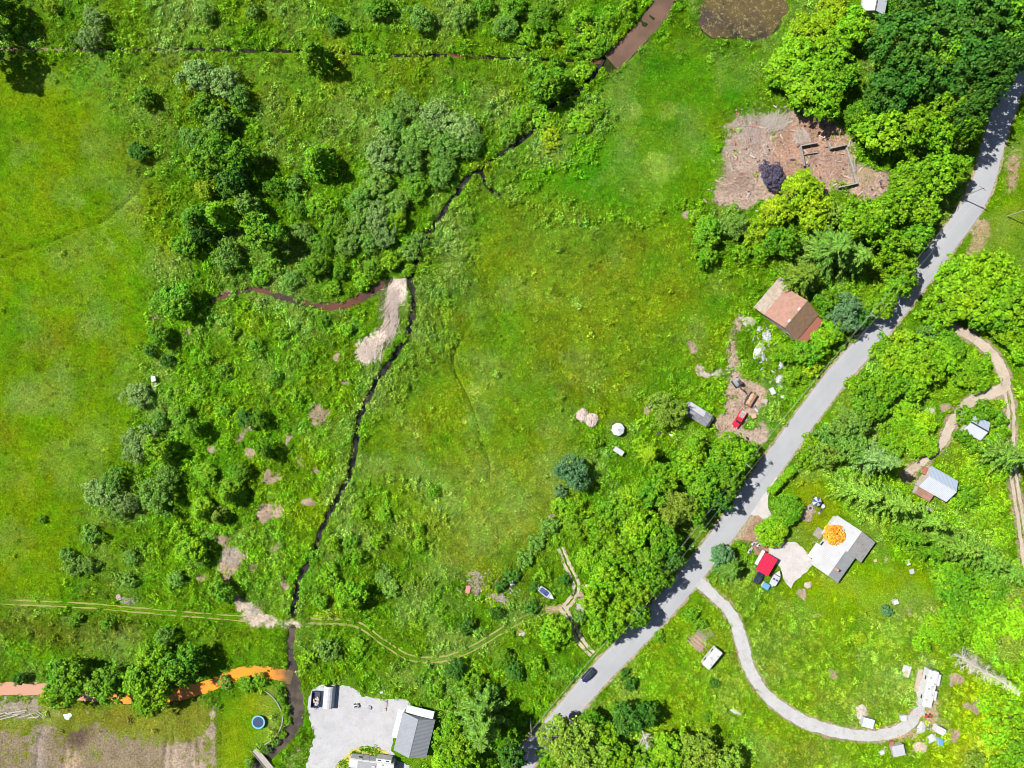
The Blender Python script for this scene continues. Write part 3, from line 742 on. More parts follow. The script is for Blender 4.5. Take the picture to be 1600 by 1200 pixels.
def broadleaf(name, seed, clumps=150, per=26, leaf=0.072, height=2.2, rz=0.85, zc=1.25, profile='round', spread=0.19, lumpy=1.0):
    g = np.random.default_rng(seed)
    d = sphere_pts(g, clumps)
    ph = g.uniform(0, 6.28, 6)
    az = np.arctan2(d[:, 1], d[:, 0])
    lum = 1 + 0.17 * np.sin(2 * az + ph[0]) + 0.16 * np.sin(3 * az + ph[1] + 2 * d[:, 2]) + 0.13 * np.sin(5 * az + ph[2] + 3 * d[:, 2]) + g.uniform(-0.16, 0.14, clumps)
    lum = 1 + (lum - 1) * lumpy
    rad = np.where(g.random(clumps) < 0.78, g.uniform(0.74, 0.9, clumps), g.uniform(0.35, 0.7, clumps)) * lum
    if profile == 'cone':
        z = g.random(clumps) ** 1.15
        rr = (1 - z) ** 0.75 * g.uniform(0.75, 1.0, clumps); az = g.uniform(0, 6.28, clumps)
        cc = np.stack([rr * np.cos(az), rr * np.sin(az), 0.35 + z * (height - 0.5)], 1)
        d = unit(np.stack([np.cos(az), np.sin(az), np.full(clumps, 0.5)], 1))
    else:
        cc = d * rad[:, None]; cc[:, 2] = zc + cc[:, 2] * rz
    cr = g.uniform(0.65, 1.15, clumps) * spread
    ld = sphere_pts(g, clumps * per, -0.25).reshape(clumps, per, 3)
    ld = unit(ld + 0.55 * d[:, None, :])
    rr = g.uniform(0.45, 1.0, (clumps, per, 1)) * np.where(g.random((clumps, per, 1)) < 0.12, 1.7, 1.0)
    c = cc[:, None, :] + ld * rr * cr[:, None, None] * np.array((1, 1, 0.75))
    nn = ld + 0.5 * g.normal(size=ld.shape) + np.array((-0.15, 0.05, 0.8))
    n = clumps * per
    return leaf_mesh(name, c.reshape(-1, 3), nn.reshape(-1, 3), g.uniform(0.65, 1.25, n) * leaf, g.uniform(0.5, 0.8, n), g, M_LEAF)

def conifer(name, seed, tiers=10, height=3.8, leaf=0.10, droop=0.3, sparse=1.0, power=0.8):
    """whorls of drooping feather-shaped branches with gaps between them"""
    g = np.random.default_rng(seed); cs = []; up = []; nn = []; sz = []; asp = []
    for k in range(tiers):
        u = (k + 0.25) / tiers
        z0 = 0.3 + u * (height - 0.35); L = (1 - u) ** power + 0.06
        nb = max(4, int(round((4.6 + 3.4 * (1 - u)) * sparse))); off = g.uniform(0, 6.28)
        for j in range(nb):
            a = off + 2 * pi * j / nb + g.normal() * 0.16; l = L * g.uniform(0.7, 1.12); zb = z0 + g.normal() * 0.06
            bend = g.normal() * 0.12; ns = max(3, int(l / 0.06))
            for i in range(ns):
                s = (i + 0.8) / ns; aa = a + bend * s
                p = np.array((cos(aa) * l * s, sin(aa) * l * s, zb + 0.10 * s - droop * l * s * s))
                sl = -2 * droop * l * s * 0.7
                for sd in (-1, 0, 1):
                    ta = aa + sd * g.uniform(0.55, 0.95); wl = leaf * (1.25 - 0.85 * s) * g.uniform(0.75, 1.25)
                    td = np.array((cos(ta), sin(ta), sl - 0.15 * abs(sd) + g.normal() * 0.12))
                    cs.append(p + td * wl * 0.75); up.append(td); nn.append((g.normal() * 0.3 - 0.2 * cos(a) * sl, g.normal() * 0.3 - 0.2 * sin(a) * sl, 1)); sz.append(wl); asp.append(0.34)
            for i in range(2):                              # hanging inner needles hide the trunk
                q = g.uniform(0.08, 0.35); cs.append(np.array((cos(a) * l * q, sin(a) * l * q, zb - 0.06))); up.append(np.array((cos(a), sin(a), -0.3))); nn.append((0, 0, 1)); sz.append(leaf * 1.5); asp.append(0.5)
    cs = np.array(cs)
    return leaf_mesh(name, cs, np.array(nn), np.array(sz), np.array(asp), g, M_LEAF, unit(np.array(up)), -0.12)

def trunk_mesh(name, height, r=0.06, limbs=6, seed=0, reach=0.55, start=0.25):
    g = random.Random(seed); mb = MB(); x = y = 0.0; z = -0.12; n = 5
    pts = [(0, 0, -0.15)]
    for k in range(n):
        x += g.uniform(-0.03, 0.03); y += g.uniform(-0.03, 0.03); pts.append((x, y, height * (k + 1) / n))
    for k in range(n): mb.tube(pts[k], pts[k + 1], r * (1 - 0.8 * k / n), r * (1 - 0.8 * (k + 1) / n), 7, True)
    for k in range(limbs):
        u = start + (0.9 - start) * k / max(1, limbs); a = k * 2.4 + g.uniform(-0.4, 0.4); b = np.array((0, 0, height * u))
        e = b + np.array((cos(a) * reach, sin(a) * reach, height * 0.2)) * g.uniform(0.7, 1.1)
        mb.tube(b, e, r * 0.42, r * 0.12, 5)
    return mb.mesh(name, M_BARK, True)

PROTO = {
    'round': ([broadleaf('crown', 10 + i) for i in range(5)], trunk_mesh('trunk', 1.5, 0.055, 7, 1), 2.2),
    'fine': ([broadleaf('crown', 30 + i, 190, 24, 0.056, spread=0.16) for i in range(3)], trunk_mesh('trunk', 1.5, 0.05, 8, 2), 2.2),
    'willow': ([broadleaf('crown', 40 + i, 120, 25, 0.062, 1.7, 0.6, 0.8, spread=0.2) for i in range(4)], trunk_mesh('trunk', 0.95, 0.05, 8, 3, 0.6, 0.1), 1.55),
    'pyramid': ([broadleaf('crown', 50 + i, 140, 26, 0.075, 2.9, profile='cone', spread=0.18) for i in range(3)], trunk_mesh('trunk', 2.4, 0.05, 7, 4, 0.4), 2.9),
    'bush': ([broadleaf('crown', 60 + i, 44, 16, 0.125, 1.5, 0.7, 0.6, spread=0.3) for i in range(5)], trunk_mesh('stem', 0.7, 0.05, 6, 5, 0.5, 0.05), 1.3),
    'spruce': ([conifer('crown', 70 + i) for i in range(3)], trunk_mesh('trunk', 3.6, 0.045, 0, 6), 3.8),
    'cedar': ([conifer('crown', 80 + i, 10, 2.6, 0.11, 0.42, 1.0, 0.6) for i in range(2)], trunk_mesh('trunk', 2.4, 0.055, 0, 7), 2.6),
    'ball': ([broadleaf('crown', 95 + i, 230, 20, 0.066, spread=0.15, lumpy=0.3) for i in range(3)], trunk_mesh('trunk', 1.5, 0.05, 7, 9), 2.2),
    'column': ([broadleaf('crown', 90 + i, 40, 26, 0.16, 3.2, profile='cone', spread=0.42) for i in range(2)], trunk_mesh('trunk', 2.0, 0.05, 0, 8), 3.2),
}
TINT = {  # albedo and the word for it
    'g': ((0.072, 0.190, 0.006), 'mid green'), 'b': ((0.103, 0.237, 0.005), 'bright green'), 'y': ((0.154, 0.255, 0.005), 'yellow green'), 'd': ((0.037, 0.118, 0.010), 'dark green'),
    'w': ((0.119, 0.215, 0.050), 'silvery green'), 's': ((0.086, 0.190, 0.022), 'grey green'), 'o': ((0.114, 0.195, 0.016), 'olive green'), 't': ((0.064, 0.145, 0.052), 'blue green'),
    'p': ((0.060, 0.052, 0.082), 'dark purple'), 'a': ((0.56, 0.29, 0.025), 'orange blossomed'), 'l': ((0.136, 0.300, 0.006), 'lime green'), 'c': ((0.110, 0.230, 0.022), 'feathery green')}
ORD = ['', 'leftmost', 'second', 'third', 'fourth', 'fifth', 'sixth', 'seventh', 'eighth', 'ninth', 'tenth', 'eleventh', 'twelfth', 'thirteenth', 'fourteenth', 'fifteenth', 'sixteenth', 'seventeenth', 'eighteenth', 'nineteenth', 'twentieth']
NOUN = {'round': ('tree', 'tree', 'broadleaf_tree'), 'fine': ('tree', 'tree', 'broadleaf_tree'), 'ball': ('round tree', 'tree', 'round_tree'), 'willow': ('willow shrub', 'shrub', 'willow_shrub'), 'pyramid': ('pointed tree', 'tree', 'pointed_tree'),
        'bush': ('bush', 'bush', 'bush'), 'spruce': ('conifer', 'tree', 'conifer_tree'), 'cedar': ('drooping conifer', 'tree', 'cedar_tree'), 'column': ('columnar hedge conifer', 'tree', 'hedge_conifer')}
count = [0]
def plant(px, py, rpx, h, kind, tint, label, group, jitter=True):
    crowns, trunk, ph = PROTO[kind]
    count[0] += 1
    g = random.Random(count[0] * 13 + 1)
    # the middle of the crown is seen at this pixel: the base stands a little nearer the nadir
    x, y, _ = P(px, py, h * 0.6)
    gx, gy = 800 + x / S, 600 - y / S
    r = rpx * S * (H - h * 0.5) / H * 1.02
    root = thing(NOUN[kind][2], label, NOUN[kind][1], (x, y, gz(gx, gy) - 0.05), g.uniform(0, 6.28), group)
    root.scale = (r, r, h / ph)
    link('stem' if kind == 'bush' else 'trunk', trunk, root)
    c = link('crown', g.choice(crowns), root)
    k = g.uniform(0.85, 1.18); q = g.uniform(0.92, 1.1)
    col = TINT[tint][0]
    c.color = (col[0] * k * q, col[1] * k, col[2] * k, 1)
    return root

def grove(phrase, group, items):
    """items: (px, py, radius px, height m, kind, tint); each label counts within its kind and colour from the left"""
    buckets = {}
    for it in items: buckets.setdefault((NOUN[it[4]][0], it[5]), []).append(it)
    for (noun, tint), lst in buckets.items():
        lst.sort(key=lambda i: (i[0], i[1]))
        n = len(lst)
        for k, it in enumerate(lst):
            w = TINT[tint][1]
            if n == 1: lab = f'{w} {noun} {phrase}'
            elif k == n - 1: lab = f'{w} {noun} {phrase}, rightmost such'
            elif k == 0: lab = f'{w} {noun} {phrase}, leftmost such'
            else: lab = f'{w} {noun} {phrase}, {ORD[k + 1]} from left'
            plant(*it, lab, group)

r_, f_, w_, p_, b_, s_, c_ = 'round', 'fine', 'willow', 'pyramid', 'bush', 'spruce', 'cedar'
grove('beyond the top left corner', 'trees at the top left corner', [(-30, 0, 30, 13, r_, 'd'), (-28, 72, 32, 14, r_, 'd')])
grove('above the top ditch', 'shrubs above the top ditch', [
    (145, 27, 16, 4.5, w_, 'w'), (140, 58, 18, 5, w_, 'w'), (320, 18, 14, 4, w_, 's'), (395, 20, 10, 3, b_, 's'), (80, 10, 10, 2.5, b_, 'y'), (115, 60, 10, 2.5, b_, 'g'),
    (525, 38, 14, 3, b_, 'd'), (590, 8, 18, 5, r_, 'g'), (655, 28, 20, 4.5, w_, 's'), (720, 26, 18, 4, w_, 's'), (790, 38, 19, 4, w_, 's'), (755, 8, 14, 3, b_, 'g'), (805, 10, 17, 4, b_, 'g')])
grove('on the bank left of the brown creek', 'bushes left of the brown creek', [
    (845, 22, 22, 4, w_, 'g'), (825, 58, 14, 2.5, b_, 'b'), (862, 58, 13, 2.5, b_, 'g'), (905, 28, 15, 3, b_, 'b'), (920, 58, 16, 2.5, b_, 'b'), (950, 30, 14, 2.5, b_, 'b'), (980, 12, 14, 2.8, b_, 'b'), (895, 72, 11, 2, b_, 'g'), (940, 70, 13, 2, b_, 'g')])
grove('standing on the top ditch', 'pointed trees', [(489, 82, 24, 12, p_, 'b')])
grove('leaning over the upper creek', 'trees by the upper creek', [(850, 128, 27, 9, r_, 'g'), (868, 96, 9, 4, b_, 'g')])
grove('by the upper creek bank', 'bushes by the upper creek', [(815, 178, 14, 2.2, b_, 'b'), (800, 200, 16, 2.4, b_, 'g'), (845, 185, 15, 2.0, b_, 'b'), (910, 112, 14, 2.2, b_, 'b'), (890, 120, 12, 2, b_, 'g'), (860, 215, 16, 1.8, b_, 'y'), (905, 190, 16, 1.8, b_, 'b'), (930, 175, 14, 1.8, b_, 'b')])
grove('in the upper left thicket', 'upper left thicket', [
    (308, 118, 26, 6, w_, 'w'), (350, 128, 24, 6, w_, 'w'), (374, 152, 18, 5.5, w_, 's'), (225, 152, 14, 4.5, r_, 'g'), (215, 236, 15, 4, w_, 'd'), (318, 168, 20, 7, r_, 'g'), (342, 188, 20, 7, r_, 's'),
    (300, 215, 18, 5, w_, 's'), (332, 242, 28, 10, r_, 'g'), (374, 246, 24, 10, r_, 'g'), (308, 262, 20, 7, r_, 'b'), (322, 292, 17, 6, r_, 'y'), (362, 284, 22, 9, r_, 'd')])
grove('in the lower part of the left thicket', 'lower left thicket', [
    (338, 332, 26, 11, p_, 'b'), (302, 342, 26, 10, p_, 'g'), (386, 318, 17, 8, r_, 's'), (352, 398, 22, 6, w_, 's'), (410, 362, 28, 11, r_, 'g'), (288, 382, 18, 6, r_, 'g'), (430, 292, 15, 5, w_, 'g'), (395, 352, 16, 8, r_, 'b'), (318, 366, 15, 8, r_, 'd')])
grove('in front of the silvery willow thicket', 'trees by the willow thicket', [(494, 246, 27, 11.5, p_, 'b'), (462, 318, 18, 4, w_, 'g'), (500, 322, 20, 4.5, w_, 'b'), (526, 350, 18, 4, w_, 'g'), (470, 362, 17, 3.5, w_, 's'), (500, 380, 17, 3.5, w_, 'g'), (460, 285, 12, 3, b_, 's')])
grove('in the top of the willow thicket', 'willow thicket by the creek', [
    (635, 166, 22, 4, w_, 's'), (676, 180, 24, 4.5, w_, 'w'), (718, 198, 26, 4.5, w_, 'w'), (702, 228, 26, 4.5, w_, 's'), (658, 214, 26, 4.5, w_, 's'), (610, 192, 20, 4, w_, 's'), (598, 240, 26, 5, w_, 'w'), (640, 252, 24, 4.5, w_, 's'), (738, 226, 18, 4, w_, 's')])
grove('in the bottom of the willow thicket', 'willow thicket by the creek', [
    (690, 268, 22, 4, w_, 's'), (588, 284, 22, 4, w_, 's'), (650, 292, 20, 4, w_, 'g'), (620, 318, 20, 4, w_, 's'), (562, 350, 22, 4, w_, 's'), (590, 338, 22, 5, w_, 'w'), (560, 312, 18, 4, w_, 's'), (540, 382, 18, 3.5, w_, 's'), (600, 368, 18, 4, w_, 'w'), (575, 378, 15, 3.5, w_, 's'), (620, 345, 14, 5, r_, 'b')])
grove('above the reddish pool', 'bushes above the reddish pool', [(490, 415, 17, 5, r_, 'g'), (455, 437, 14, 3, w_, 's'), (584, 418, 14, 3, b_, 'g'), (532, 424, 13, 3, b_, 'g'), (430, 412, 14, 3, b_, 'g'), (565, 440, 13, 2.5, b_, 'b'), (610, 410, 13, 3, b_, 'b'), (405, 432, 13, 2.5, b_, 'g'), (520, 450, 12, 2, b_, 'b'), (640, 395, 13, 2.5, b_, 's'), (655, 375, 13, 2.5, b_, 's')])
grove('on the right edge of the left meadow', 'trees along the left meadow', [
    (272, 470, 27, 8.5, r_, 'g'), (250, 525, 16, 5.5, r_, 'g'), (234, 547, 9, 2.5, b_, 'd'), (262, 564, 10, 2.5, b_, 'd'), (213, 618, 20, 4, w_, 'w'), (213, 690, 26, 5.5, w_, 'w'), (246, 700, 19, 8, r_, 'b'), (282, 650, 17, 4, r_, 'g'), (304, 668, 14, 6, r_, 'g'), (248, 656, 14, 3, w_, 's')])
grove('in the lower left meadow', 'shrubs in the lower left meadow', [
    (152, 770, 22, 5, w_, 'w'), (196, 786, 17, 5, w_, 'w'), (174, 752, 19, 5, w_, 's'), (178, 792, 18, 4, w_, 's'), (246, 772, 28, 6.5, w_, 's'), (262, 742, 16, 5, w_, 's'), (140, 836, 14, 2.8, b_, 's'), (103, 866, 11, 2.4, b_, 's'), (114, 886, 15, 2.6, b_, 's'), (140, 884, 12, 2.4, b_, 's'), (205, 872, 11, 2, b_, 's'), (66, 812, 6, 1.4, b_, 'g'), (158, 838, 8, 2, b_, 'g')])
grove('in the brush left of the creek', 'trees in the brush left of the creek', [
    (384, 654, 13, 4.5, r_, 'd'), (404, 654, 13, 5, r_, 'g'), (414, 702, 13, 6.5, r_, 'g'), (356, 772, 22, 8.5, p_, 'b'), (312, 800, 20, 7, p_, 'b'), (340, 808, 14, 6, p_, 'o'), (298, 858, 21, 6.5, r_, 'b'), (312, 874, 12, 4.5, w_, 's'), (344, 924, 18, 6, r_, 'g'), (320, 740, 16, 3.5, r_, 'b'), (375, 738, 14, 4.5, r_, 'g'), (280, 830, 14, 3, b_, 'b'), (275, 905, 12, 2.5, b_, 's'), (200, 908, 11, 2.4, b_, 's')])
grove('in the brush beside the bare spoil bank', 'bushes beside the spoil bank', [
    (480, 560, 11, 2, b_, 'g'), (540, 515, 12, 2, b_, 'b'), (505, 500, 11, 2, b_, 'g'), (440, 520, 11, 2, b_, 'b'), (400, 540, 12, 2, b_, 'g'), (360, 520, 11, 2, b_, 'b'), (350, 580, 12, 2, b_, 'g'), (320, 560, 11, 2, b_, 'b'), (430, 590, 12, 2, b_, 'g'), (460, 620, 11, 2, b_, 'b'), (310, 610, 12, 2, b_, 'b'), (350, 640, 11, 2.4, b_, 'g'), (640, 420, 9, 2, b_, 'b'), (605, 555, 8, 1.8, b_, 'b'), (628, 528, 8, 1.8, b_, 'b')])
grove('right of the lower creek', 'trees right of the lower creek', [(546, 930, 23, 8, r_, 'b'), (514, 900, 16, 3, b_, 'b'), (560, 870, 11, 3, b_, 'g'), (520, 850, 12, 2.2, b_, 'b'), (548, 845, 11, 2, b_, 'g'), (590, 845, 12, 2.2, b_, 'b'), (655, 825, 9, 2.2, b_, 'b'), (655, 850, 10, 2.2, b_, 'b'), (565, 800, 11, 2, b_, 'b'), (600, 805, 12, 2.2, b_, 'b'), (610, 920, 13, 2, b_, 's'), (600, 900, 13, 2, b_, 's'), (500, 940, 13, 2.2, b_, 'g'), (678, 768, 10, 2, b_, 'g'), (488, 870, 10, 2, b_, 'g')])
grove('below the winding two rutted track', 'bushes below the winding track', [(512, 1016, 17, 3, b_, 's'), (480, 1030, 13, 2.4, b_, 'b'), (712, 1046, 15, 4.5, r_, 'd'), (786, 1030, 15, 4, r_, 'g'), (803, 1048, 13, 3.5, r_, 'd'), (868, 988, 23, 7, r_, 'b'), (560, 1010, 12, 2, b_, 'b'), (680, 1080, 12, 2.4, b_, 'g'), (840, 1040, 13, 2.5, b_, 'b'), (730, 978, 12, 3, b_, 'd'), (776, 958, 10, 2.6, b_, 'd'), (830, 950, 10, 2.2, b_, 'd')])
grove('beside the orange ditch', 'trees along the orange ditch', [(103, 1066, 33, 9.5, r_, 'g'), (166, 1072, 27, 8.5, r_, 'g'), (232, 1072, 34, 10, r_, 'b'), (284, 1038, 28, 10, r_, 'g'), (240, 1026, 22, 8, r_, 'b'), (256, 996, 15, 5, w_, 's'), (220, 1098, 18, 6, r_, 'g'), (78, 1094, 16, 5, r_, 'y'), (350, 1068, 10, 2, b_, 's'), (385, 1070, 12, 2, b_, 'g'), (405, 1064, 11, 2, b_, 'g'), (118, 968, 10, 2, b_, 'g'), (168, 975, 10, 2.2, b_, 'g'), (30, 1060, 10, 3, b_, 'd')])
grove('along the inside of the murky creek', 'bushes inside the creek bend', [(440, 1094, 6, 1.5, b_, 'g'), (445, 1112, 6, 1.6, b_, 'b'), (448, 1130, 6, 1.6, b_, 'b'), (440, 1150, 6.5, 1.6, b_, 'b'), (428, 1162, 7, 1.6, b_, 's'), (415, 1172, 7, 1.6, b_, 's'), (390, 1192, 8, 1.8, b_, 's'), (436, 1080, 6, 1.6, b_, 'g')])
grove('beside the grey roofed workshop', 'trees beside the workshop', [(752, 1138, 54, 23, s_, 's'), (704, 1150, 27, 8, r_, 'b'), (722, 1182, 28, 10, r_, 'b'), (690, 1190, 16, 6, r_, 'l'), (735, 1068, 18, 4, b_, 'g'), (766, 1088, 16, 5, w_, 's'), (700, 1100, 10, 2, b_, 'g'), (800, 1180, 22, 12, r_, 'd')])
grove('below the dark car, right of the road', 'trees at the bottom right of the road', [(884, 1152, 38, 11, f_, 'o'), (912, 1186, 36, 11, f_, 'o'), (928, 1132, 20, 7, r_, 'g'), (984, 1122, 24, 10, r_, 'd'), (958, 1186, 28, 9, r_, 'b'), (1012, 1116, 17, 9, r_, 'd'), (1044, 1176, 30, 9, r_, 'b'), (1090, 1180, 34, 9, f_, 'o'), (1130, 1196, 28, 9, r_, 'o'), (1010, 1188, 24, 8, r_, 'g'), (862, 1190, 20, 6, r_, 'b'), (950, 1150, 20, 7, r_, 'b')])
grove('in the grass right of the dark car', 'bushes in the grass by the road', [(984, 1068, 11, 2.6, b_, 'd'), (976, 1050, 7, 1.6, b_, 'd'), (960, 1108, 9, 1.8, b_, 'g'), (1117, 1068, 7, 1.6, b_, 'd'), (1080, 960, 12, 2, b_, 'g'), (1095, 975, 9, 2, b_, 'g'), (1030, 995, 9, 1.6, b_, 'g'), (1105, 1180 - 60, 7, 1.4, b_, 'g'), (1385, 955, 9, 2, b_, 't'), (1345, 998, 10, 1.6, b_, 'y')])
grove('around the long charcoal shed', 'trees around the charcoal shed', [(1042, 640, 27, 6.5, f_, 'o'), (1016, 710, 23, 9.5, s_, 'y'), (896, 738, 26, 8, f_, 't'), (876, 768, 9, 3, b_, 't'), (874, 734, 8, 3, b_, 't')])
grove('in the upper roadside wood', 'upper roadside wood', [
    (1086, 700, 16, 6.5, r_, 'b'), (1146, 696, 20, 9.1, r_, 'b'), (1160, 712, 22, 10.4, r_, 'b'), (1130, 722, 24, 10.4, r_, 'g'), (1082, 730, 25, 9.1, r_, 'b'), (1040, 742, 22, 7.8, r_, 'b'), (1102, 762, 27, 11.1, r_, 'g'), (1140, 752, 22, 11.1, r_, 'g'), (1020, 772, 25, 9.1, r_, 'g'), (1060, 792, 28, 11.7, f_, 'o'), (1085, 800, 18, 10.4, r_, 'g'), (986, 782, 25, 8.5, r_, 'b'), (960, 802, 24, 8.5, r_, 'g'), (1124, 782, 18, 10.4, r_, 'd')])
grove('in the lower roadside wood', 'lower roadside wood', [
    (1000, 822, 27, 9.8, r_, 'b'), (940, 832, 24, 8.5, r_, 'b'), (1040, 842, 24, 10.4, r_, 'g'), (902, 822, 19, 5.9, r_, 'b'), (970, 862, 27, 9.8, r_, 'b'), (1012, 882, 27, 11.1, r_, 'g'), (922, 872, 20, 7.2, r_, 'b'), (950, 902, 24, 9.1, r_, 'b'), (992, 922, 26, 11.1, r_, 'b'), (1030, 904, 21, 11.1, r_, 'g'), (930, 942, 22, 9.1, r_, 'b'), (970, 960, 26, 10.4, r_, 'b'), (998, 962, 18, 10.4, r_, 'g'), (944, 986, 22, 9.8, r_, 'b'), (1054, 872, 16, 10.4, r_, 'd')])
grove('on the meadow edge of the roadside wood', 'bushes at the roadside wood edge', [(880, 792, 16, 2.6, b_, 'b'), (858, 822, 15, 2.4, b_, 's'), (838, 850, 13, 2.2, b_, 's'), (900, 790, 13, 2.6, b_, 'b'), (820, 875, 13, 2, b_, 's'), (800, 900, 11, 2.2, b_, 'd'), (782, 916, 9, 2.2, b_, 'd'), (848, 900, 12, 2.2, b_, 'b'), (882, 906, 9, 2.4, b_, 'd'), (930, 690, 10, 1.8, b_, 'b'), (1000, 690, 10, 2, b_, 'b'), (836, 918, 9, 1.8, b_, 'd'), (905, 965, 10, 2, b_, 's')])
grove('below the bare clearing', 'trees below the clearing', [
    (1106, 364, 22, 6, r_, 'g'), (1105, 402, 15, 5, r_, 'g'), (1146, 354, 20, 6, f_, 's'), (1180, 364, 20, 6, r_, 'y'), (1212, 332, 25, 7, r_, 'y'), (1252, 298, 30, 8, r_, 'y'), (1272, 330, 26, 8, r_, 'y'), (1222, 378, 24, 8, r_, 'g'), (1300, 334, 20, 7, r_, 'o'), (1092, 340, 14, 3, b_, 'b'), (1190, 390, 16, 5, r_, 'b'), (1160, 392, 14, 3, b_, 'b')])
grove('left of the road near the bare clearing', 'roadside trees near the clearing', [
    (1338, 342, 26, 11.2, r_, 'b'), (1374, 342, 30, 12.5, r_, 'b'), (1404, 318, 25, 11.2, r_, 'b'), (1424, 282, 30, 11.2, r_, 'b'), (1462, 274, 30, 11.9, r_, 'b'), (1490, 268, 22, 11.2, r_, 'b'), (1442, 322, 25, 11.2, r_, 'b'), (1392, 382, 24, 11.2, r_, 'b'), (1430, 372, 22, 11.2, r_, 'g'), (1412, 424, 22, 11.2, r_, 'b')])
grove('beside the rusty roofed barn', 'trees by the barn', [
    (1306, 386, 48, 17, c_, 's'), (1258, 430, 36, 14, c_, 'o'), (1340, 400, 34, 15, c_, 's'), (1320, 490, 26, 8.5, f_, 't'), (1292, 472, 19, 7, r_, 'g'), (1262, 552, 20, 6, r_, 'g'), (1286, 532, 19, 6.5, r_, 'b'), (1226, 552, 16, 4, r_, 'b'), (1302, 518, 17, 6.5, r_, 'b'), (1380, 478, 19, 8, r_, 'b'), (1402, 448, 20, 8.5, r_, 'b'), (1352, 496, 15, 6.5, r_, 'd'), (1268, 575, 14, 3, b_, 'y'), (1238, 590, 12, 2.4, b_, 'b')])
grove('inside the bare clearing', 'trees in the clearing', [(1206, 274, 20, 4.5, f_, 'p')])
grove('on the bright bank above the bare clearing', 'trees above the clearing', [
    (1270, 132, 42, 10, r_, 'b'), (1238, 96, 34, 8, r_, 'b'), (1302, 84, 32, 9, r_, 'b'), (1330, 44, 27, 9, r_, 'b'), (1288, 42, 28, 7, r_, 'y'), (1252, 48, 22, 5, r_, 'y'), (1290, 158, 26, 9, r_, 'b'), (1222, 118, 24, 6, r_, 'b'), (1318, 120, 22, 9, r_, 'g'), (1300, 12, 22, 6, r_, 'y')])
grove('in the dark wood at the upper right', 'dark wood at the upper right', [
    (1404, 62, 44, 17.2, f_, 'd'), (1452, 42, 46, 17.2, f_, 'd'), (1518, 62, 50, 18.4, f_, 'd'), (1548, 98, 38, 20, f_, 'd'), (1490, 122, 42, 17.2, f_, 'd'), (1424, 112, 40, 16.1, f_, 'd'), (1388, 142, 36, 13.8, f_, 'd'), (1460, 84, 42, 17.2, f_, 'g'), (1582, 32, 42, 18.4, f_, 'g'), (1530, 14, 46, 18.4, f_, 'd'), (1504, 152, 30, 14.9, f_, 'o'), (1424, 6, 30, 16.1, f_, 'd'), (1590, 66, 34, 18.4, f_, 'd'), (1542, 136, 27, 22, f_, 'd'), (1514, 176, 24, 20, f_, 'd'), (1506, 204, 18, 16, f_, 'g')])
grove('under the dark wood at the upper right', 'trees under the dark wood', [(1380, 202, 34, 10.8, r_, 'b'), (1428, 202, 32, 10.8, r_, 'b'), (1468, 208, 26, 10.8, r_, 'b'), (1350, 194, 20, 8.4, r_, 'b'), (1480, 168, 28, 13.2, r_, 'b'), (1498, 214, 17, 9.6, r_, 'o'), (1336, 180, 16, 7.2, r_, 'g')])
grove('right of the road by the upper lawn', 'trees by the upper lawn', [
    (1522, 450, 48, 10, r_, 'b'), (1482, 472, 32, 8, r_, 'b'), (1562, 432, 36, 9, r_, 'b'), (1592, 470, 36, 9, r_, 'b'), (1544, 490, 30, 8, r_, 'g'), (1500, 430, 32, 9, r_, 'b'), (1574, 512, 26, 6, r_, 'b'), (1462, 504, 17, 4, b_, 'b'), (1600, 540, 24, 5, r_, 'b')])
grove('inside the sandy drive loop', 'trees inside the drive loop', [
    (1440, 560, 32, 8, r_, 'b'), (1404, 570, 28, 7, r_, 'b'), (1432, 592, 27, 7, r_, 'b'), (1472, 560, 26, 6, r_, 'b'), (1484, 540, 22, 5, r_, 'g'), (1448, 530, 20, 4, w_, 's'), (1420, 602, 22, 7, r_, 'g'), (1510, 584, 20, 4, r_, 'b'), (1530, 600, 14, 3, b_, 'b'), (1536, 570, 15, 3, b_, 'b'), (1380, 545, 18, 3, b_, 'b'), (1410, 530, 16, 3, b_, 'y')])
grove('on the right verge of the road', 'trees on the right verge', [(1302, 682, 24, 8, f_, 's'), (1330, 662, 25, 8, f_, 's'), (1356, 632, 26, 8, r_, 'g'), (1376, 612, 22, 7, r_, 'b'), (1290, 710, 22, 8, f_, 'o'), (1330, 702, 23, 9, f_, 's'), (1270, 694, 16, 4, b_, 'b'), (1340, 600, 16, 3, b_, 'b'), (1262, 720, 14, 2.4, b_, 'b')])
grove('between the house and the white shed', 'conifers between the house and the shed', [
    (1378, 718, 38, 22, s_, 'w'), (1398, 786, 38, 25, s_, 'c'), (1352, 770, 32, 20, s_, 'c'), (1450, 812, 34, 23, s_, 'c'), (1496, 852, 36, 23, s_, 'c'), (1540, 872, 36, 24, s_, 'c'), (1428, 838, 26, 15, s_, 'g'), (1580, 896, 34, 22, s_, 'c'), (1596, 714, 36, 22, s_, 's'), (1500, 905, 30, 16, s_, 'g'), (1460, 862, 26, 14, s_, 'g')])
grove('left of the white shed', 'bushes by the white shed', [(1400, 672, 22, 4.5, r_, 'b'), (1430, 688, 23, 4.5, r_, 'b'), (1442, 664, 19, 4, r_, 'l'), (1414, 642, 18, 3.5, r_, 'b'), (1392, 698, 18, 4, r_, 'g'), (1450, 700, 15, 4, r_, 'b')])
grove('around the small white roof', 'bushes around the small white roof', [(1506, 682, 13, 3, b_, 'g'), (1512, 650, 15, 3.4, b_, 'g'), (1538, 642, 16, 3.4, b_, 'g'), (1560, 652, 14, 3.4, b_, 'g'), (1520, 698, 12, 2.8, b_, 'g'), (1552, 690, 13, 2.8, b_, 'b'), (1566, 675, 13, 3, b_, 'b')])
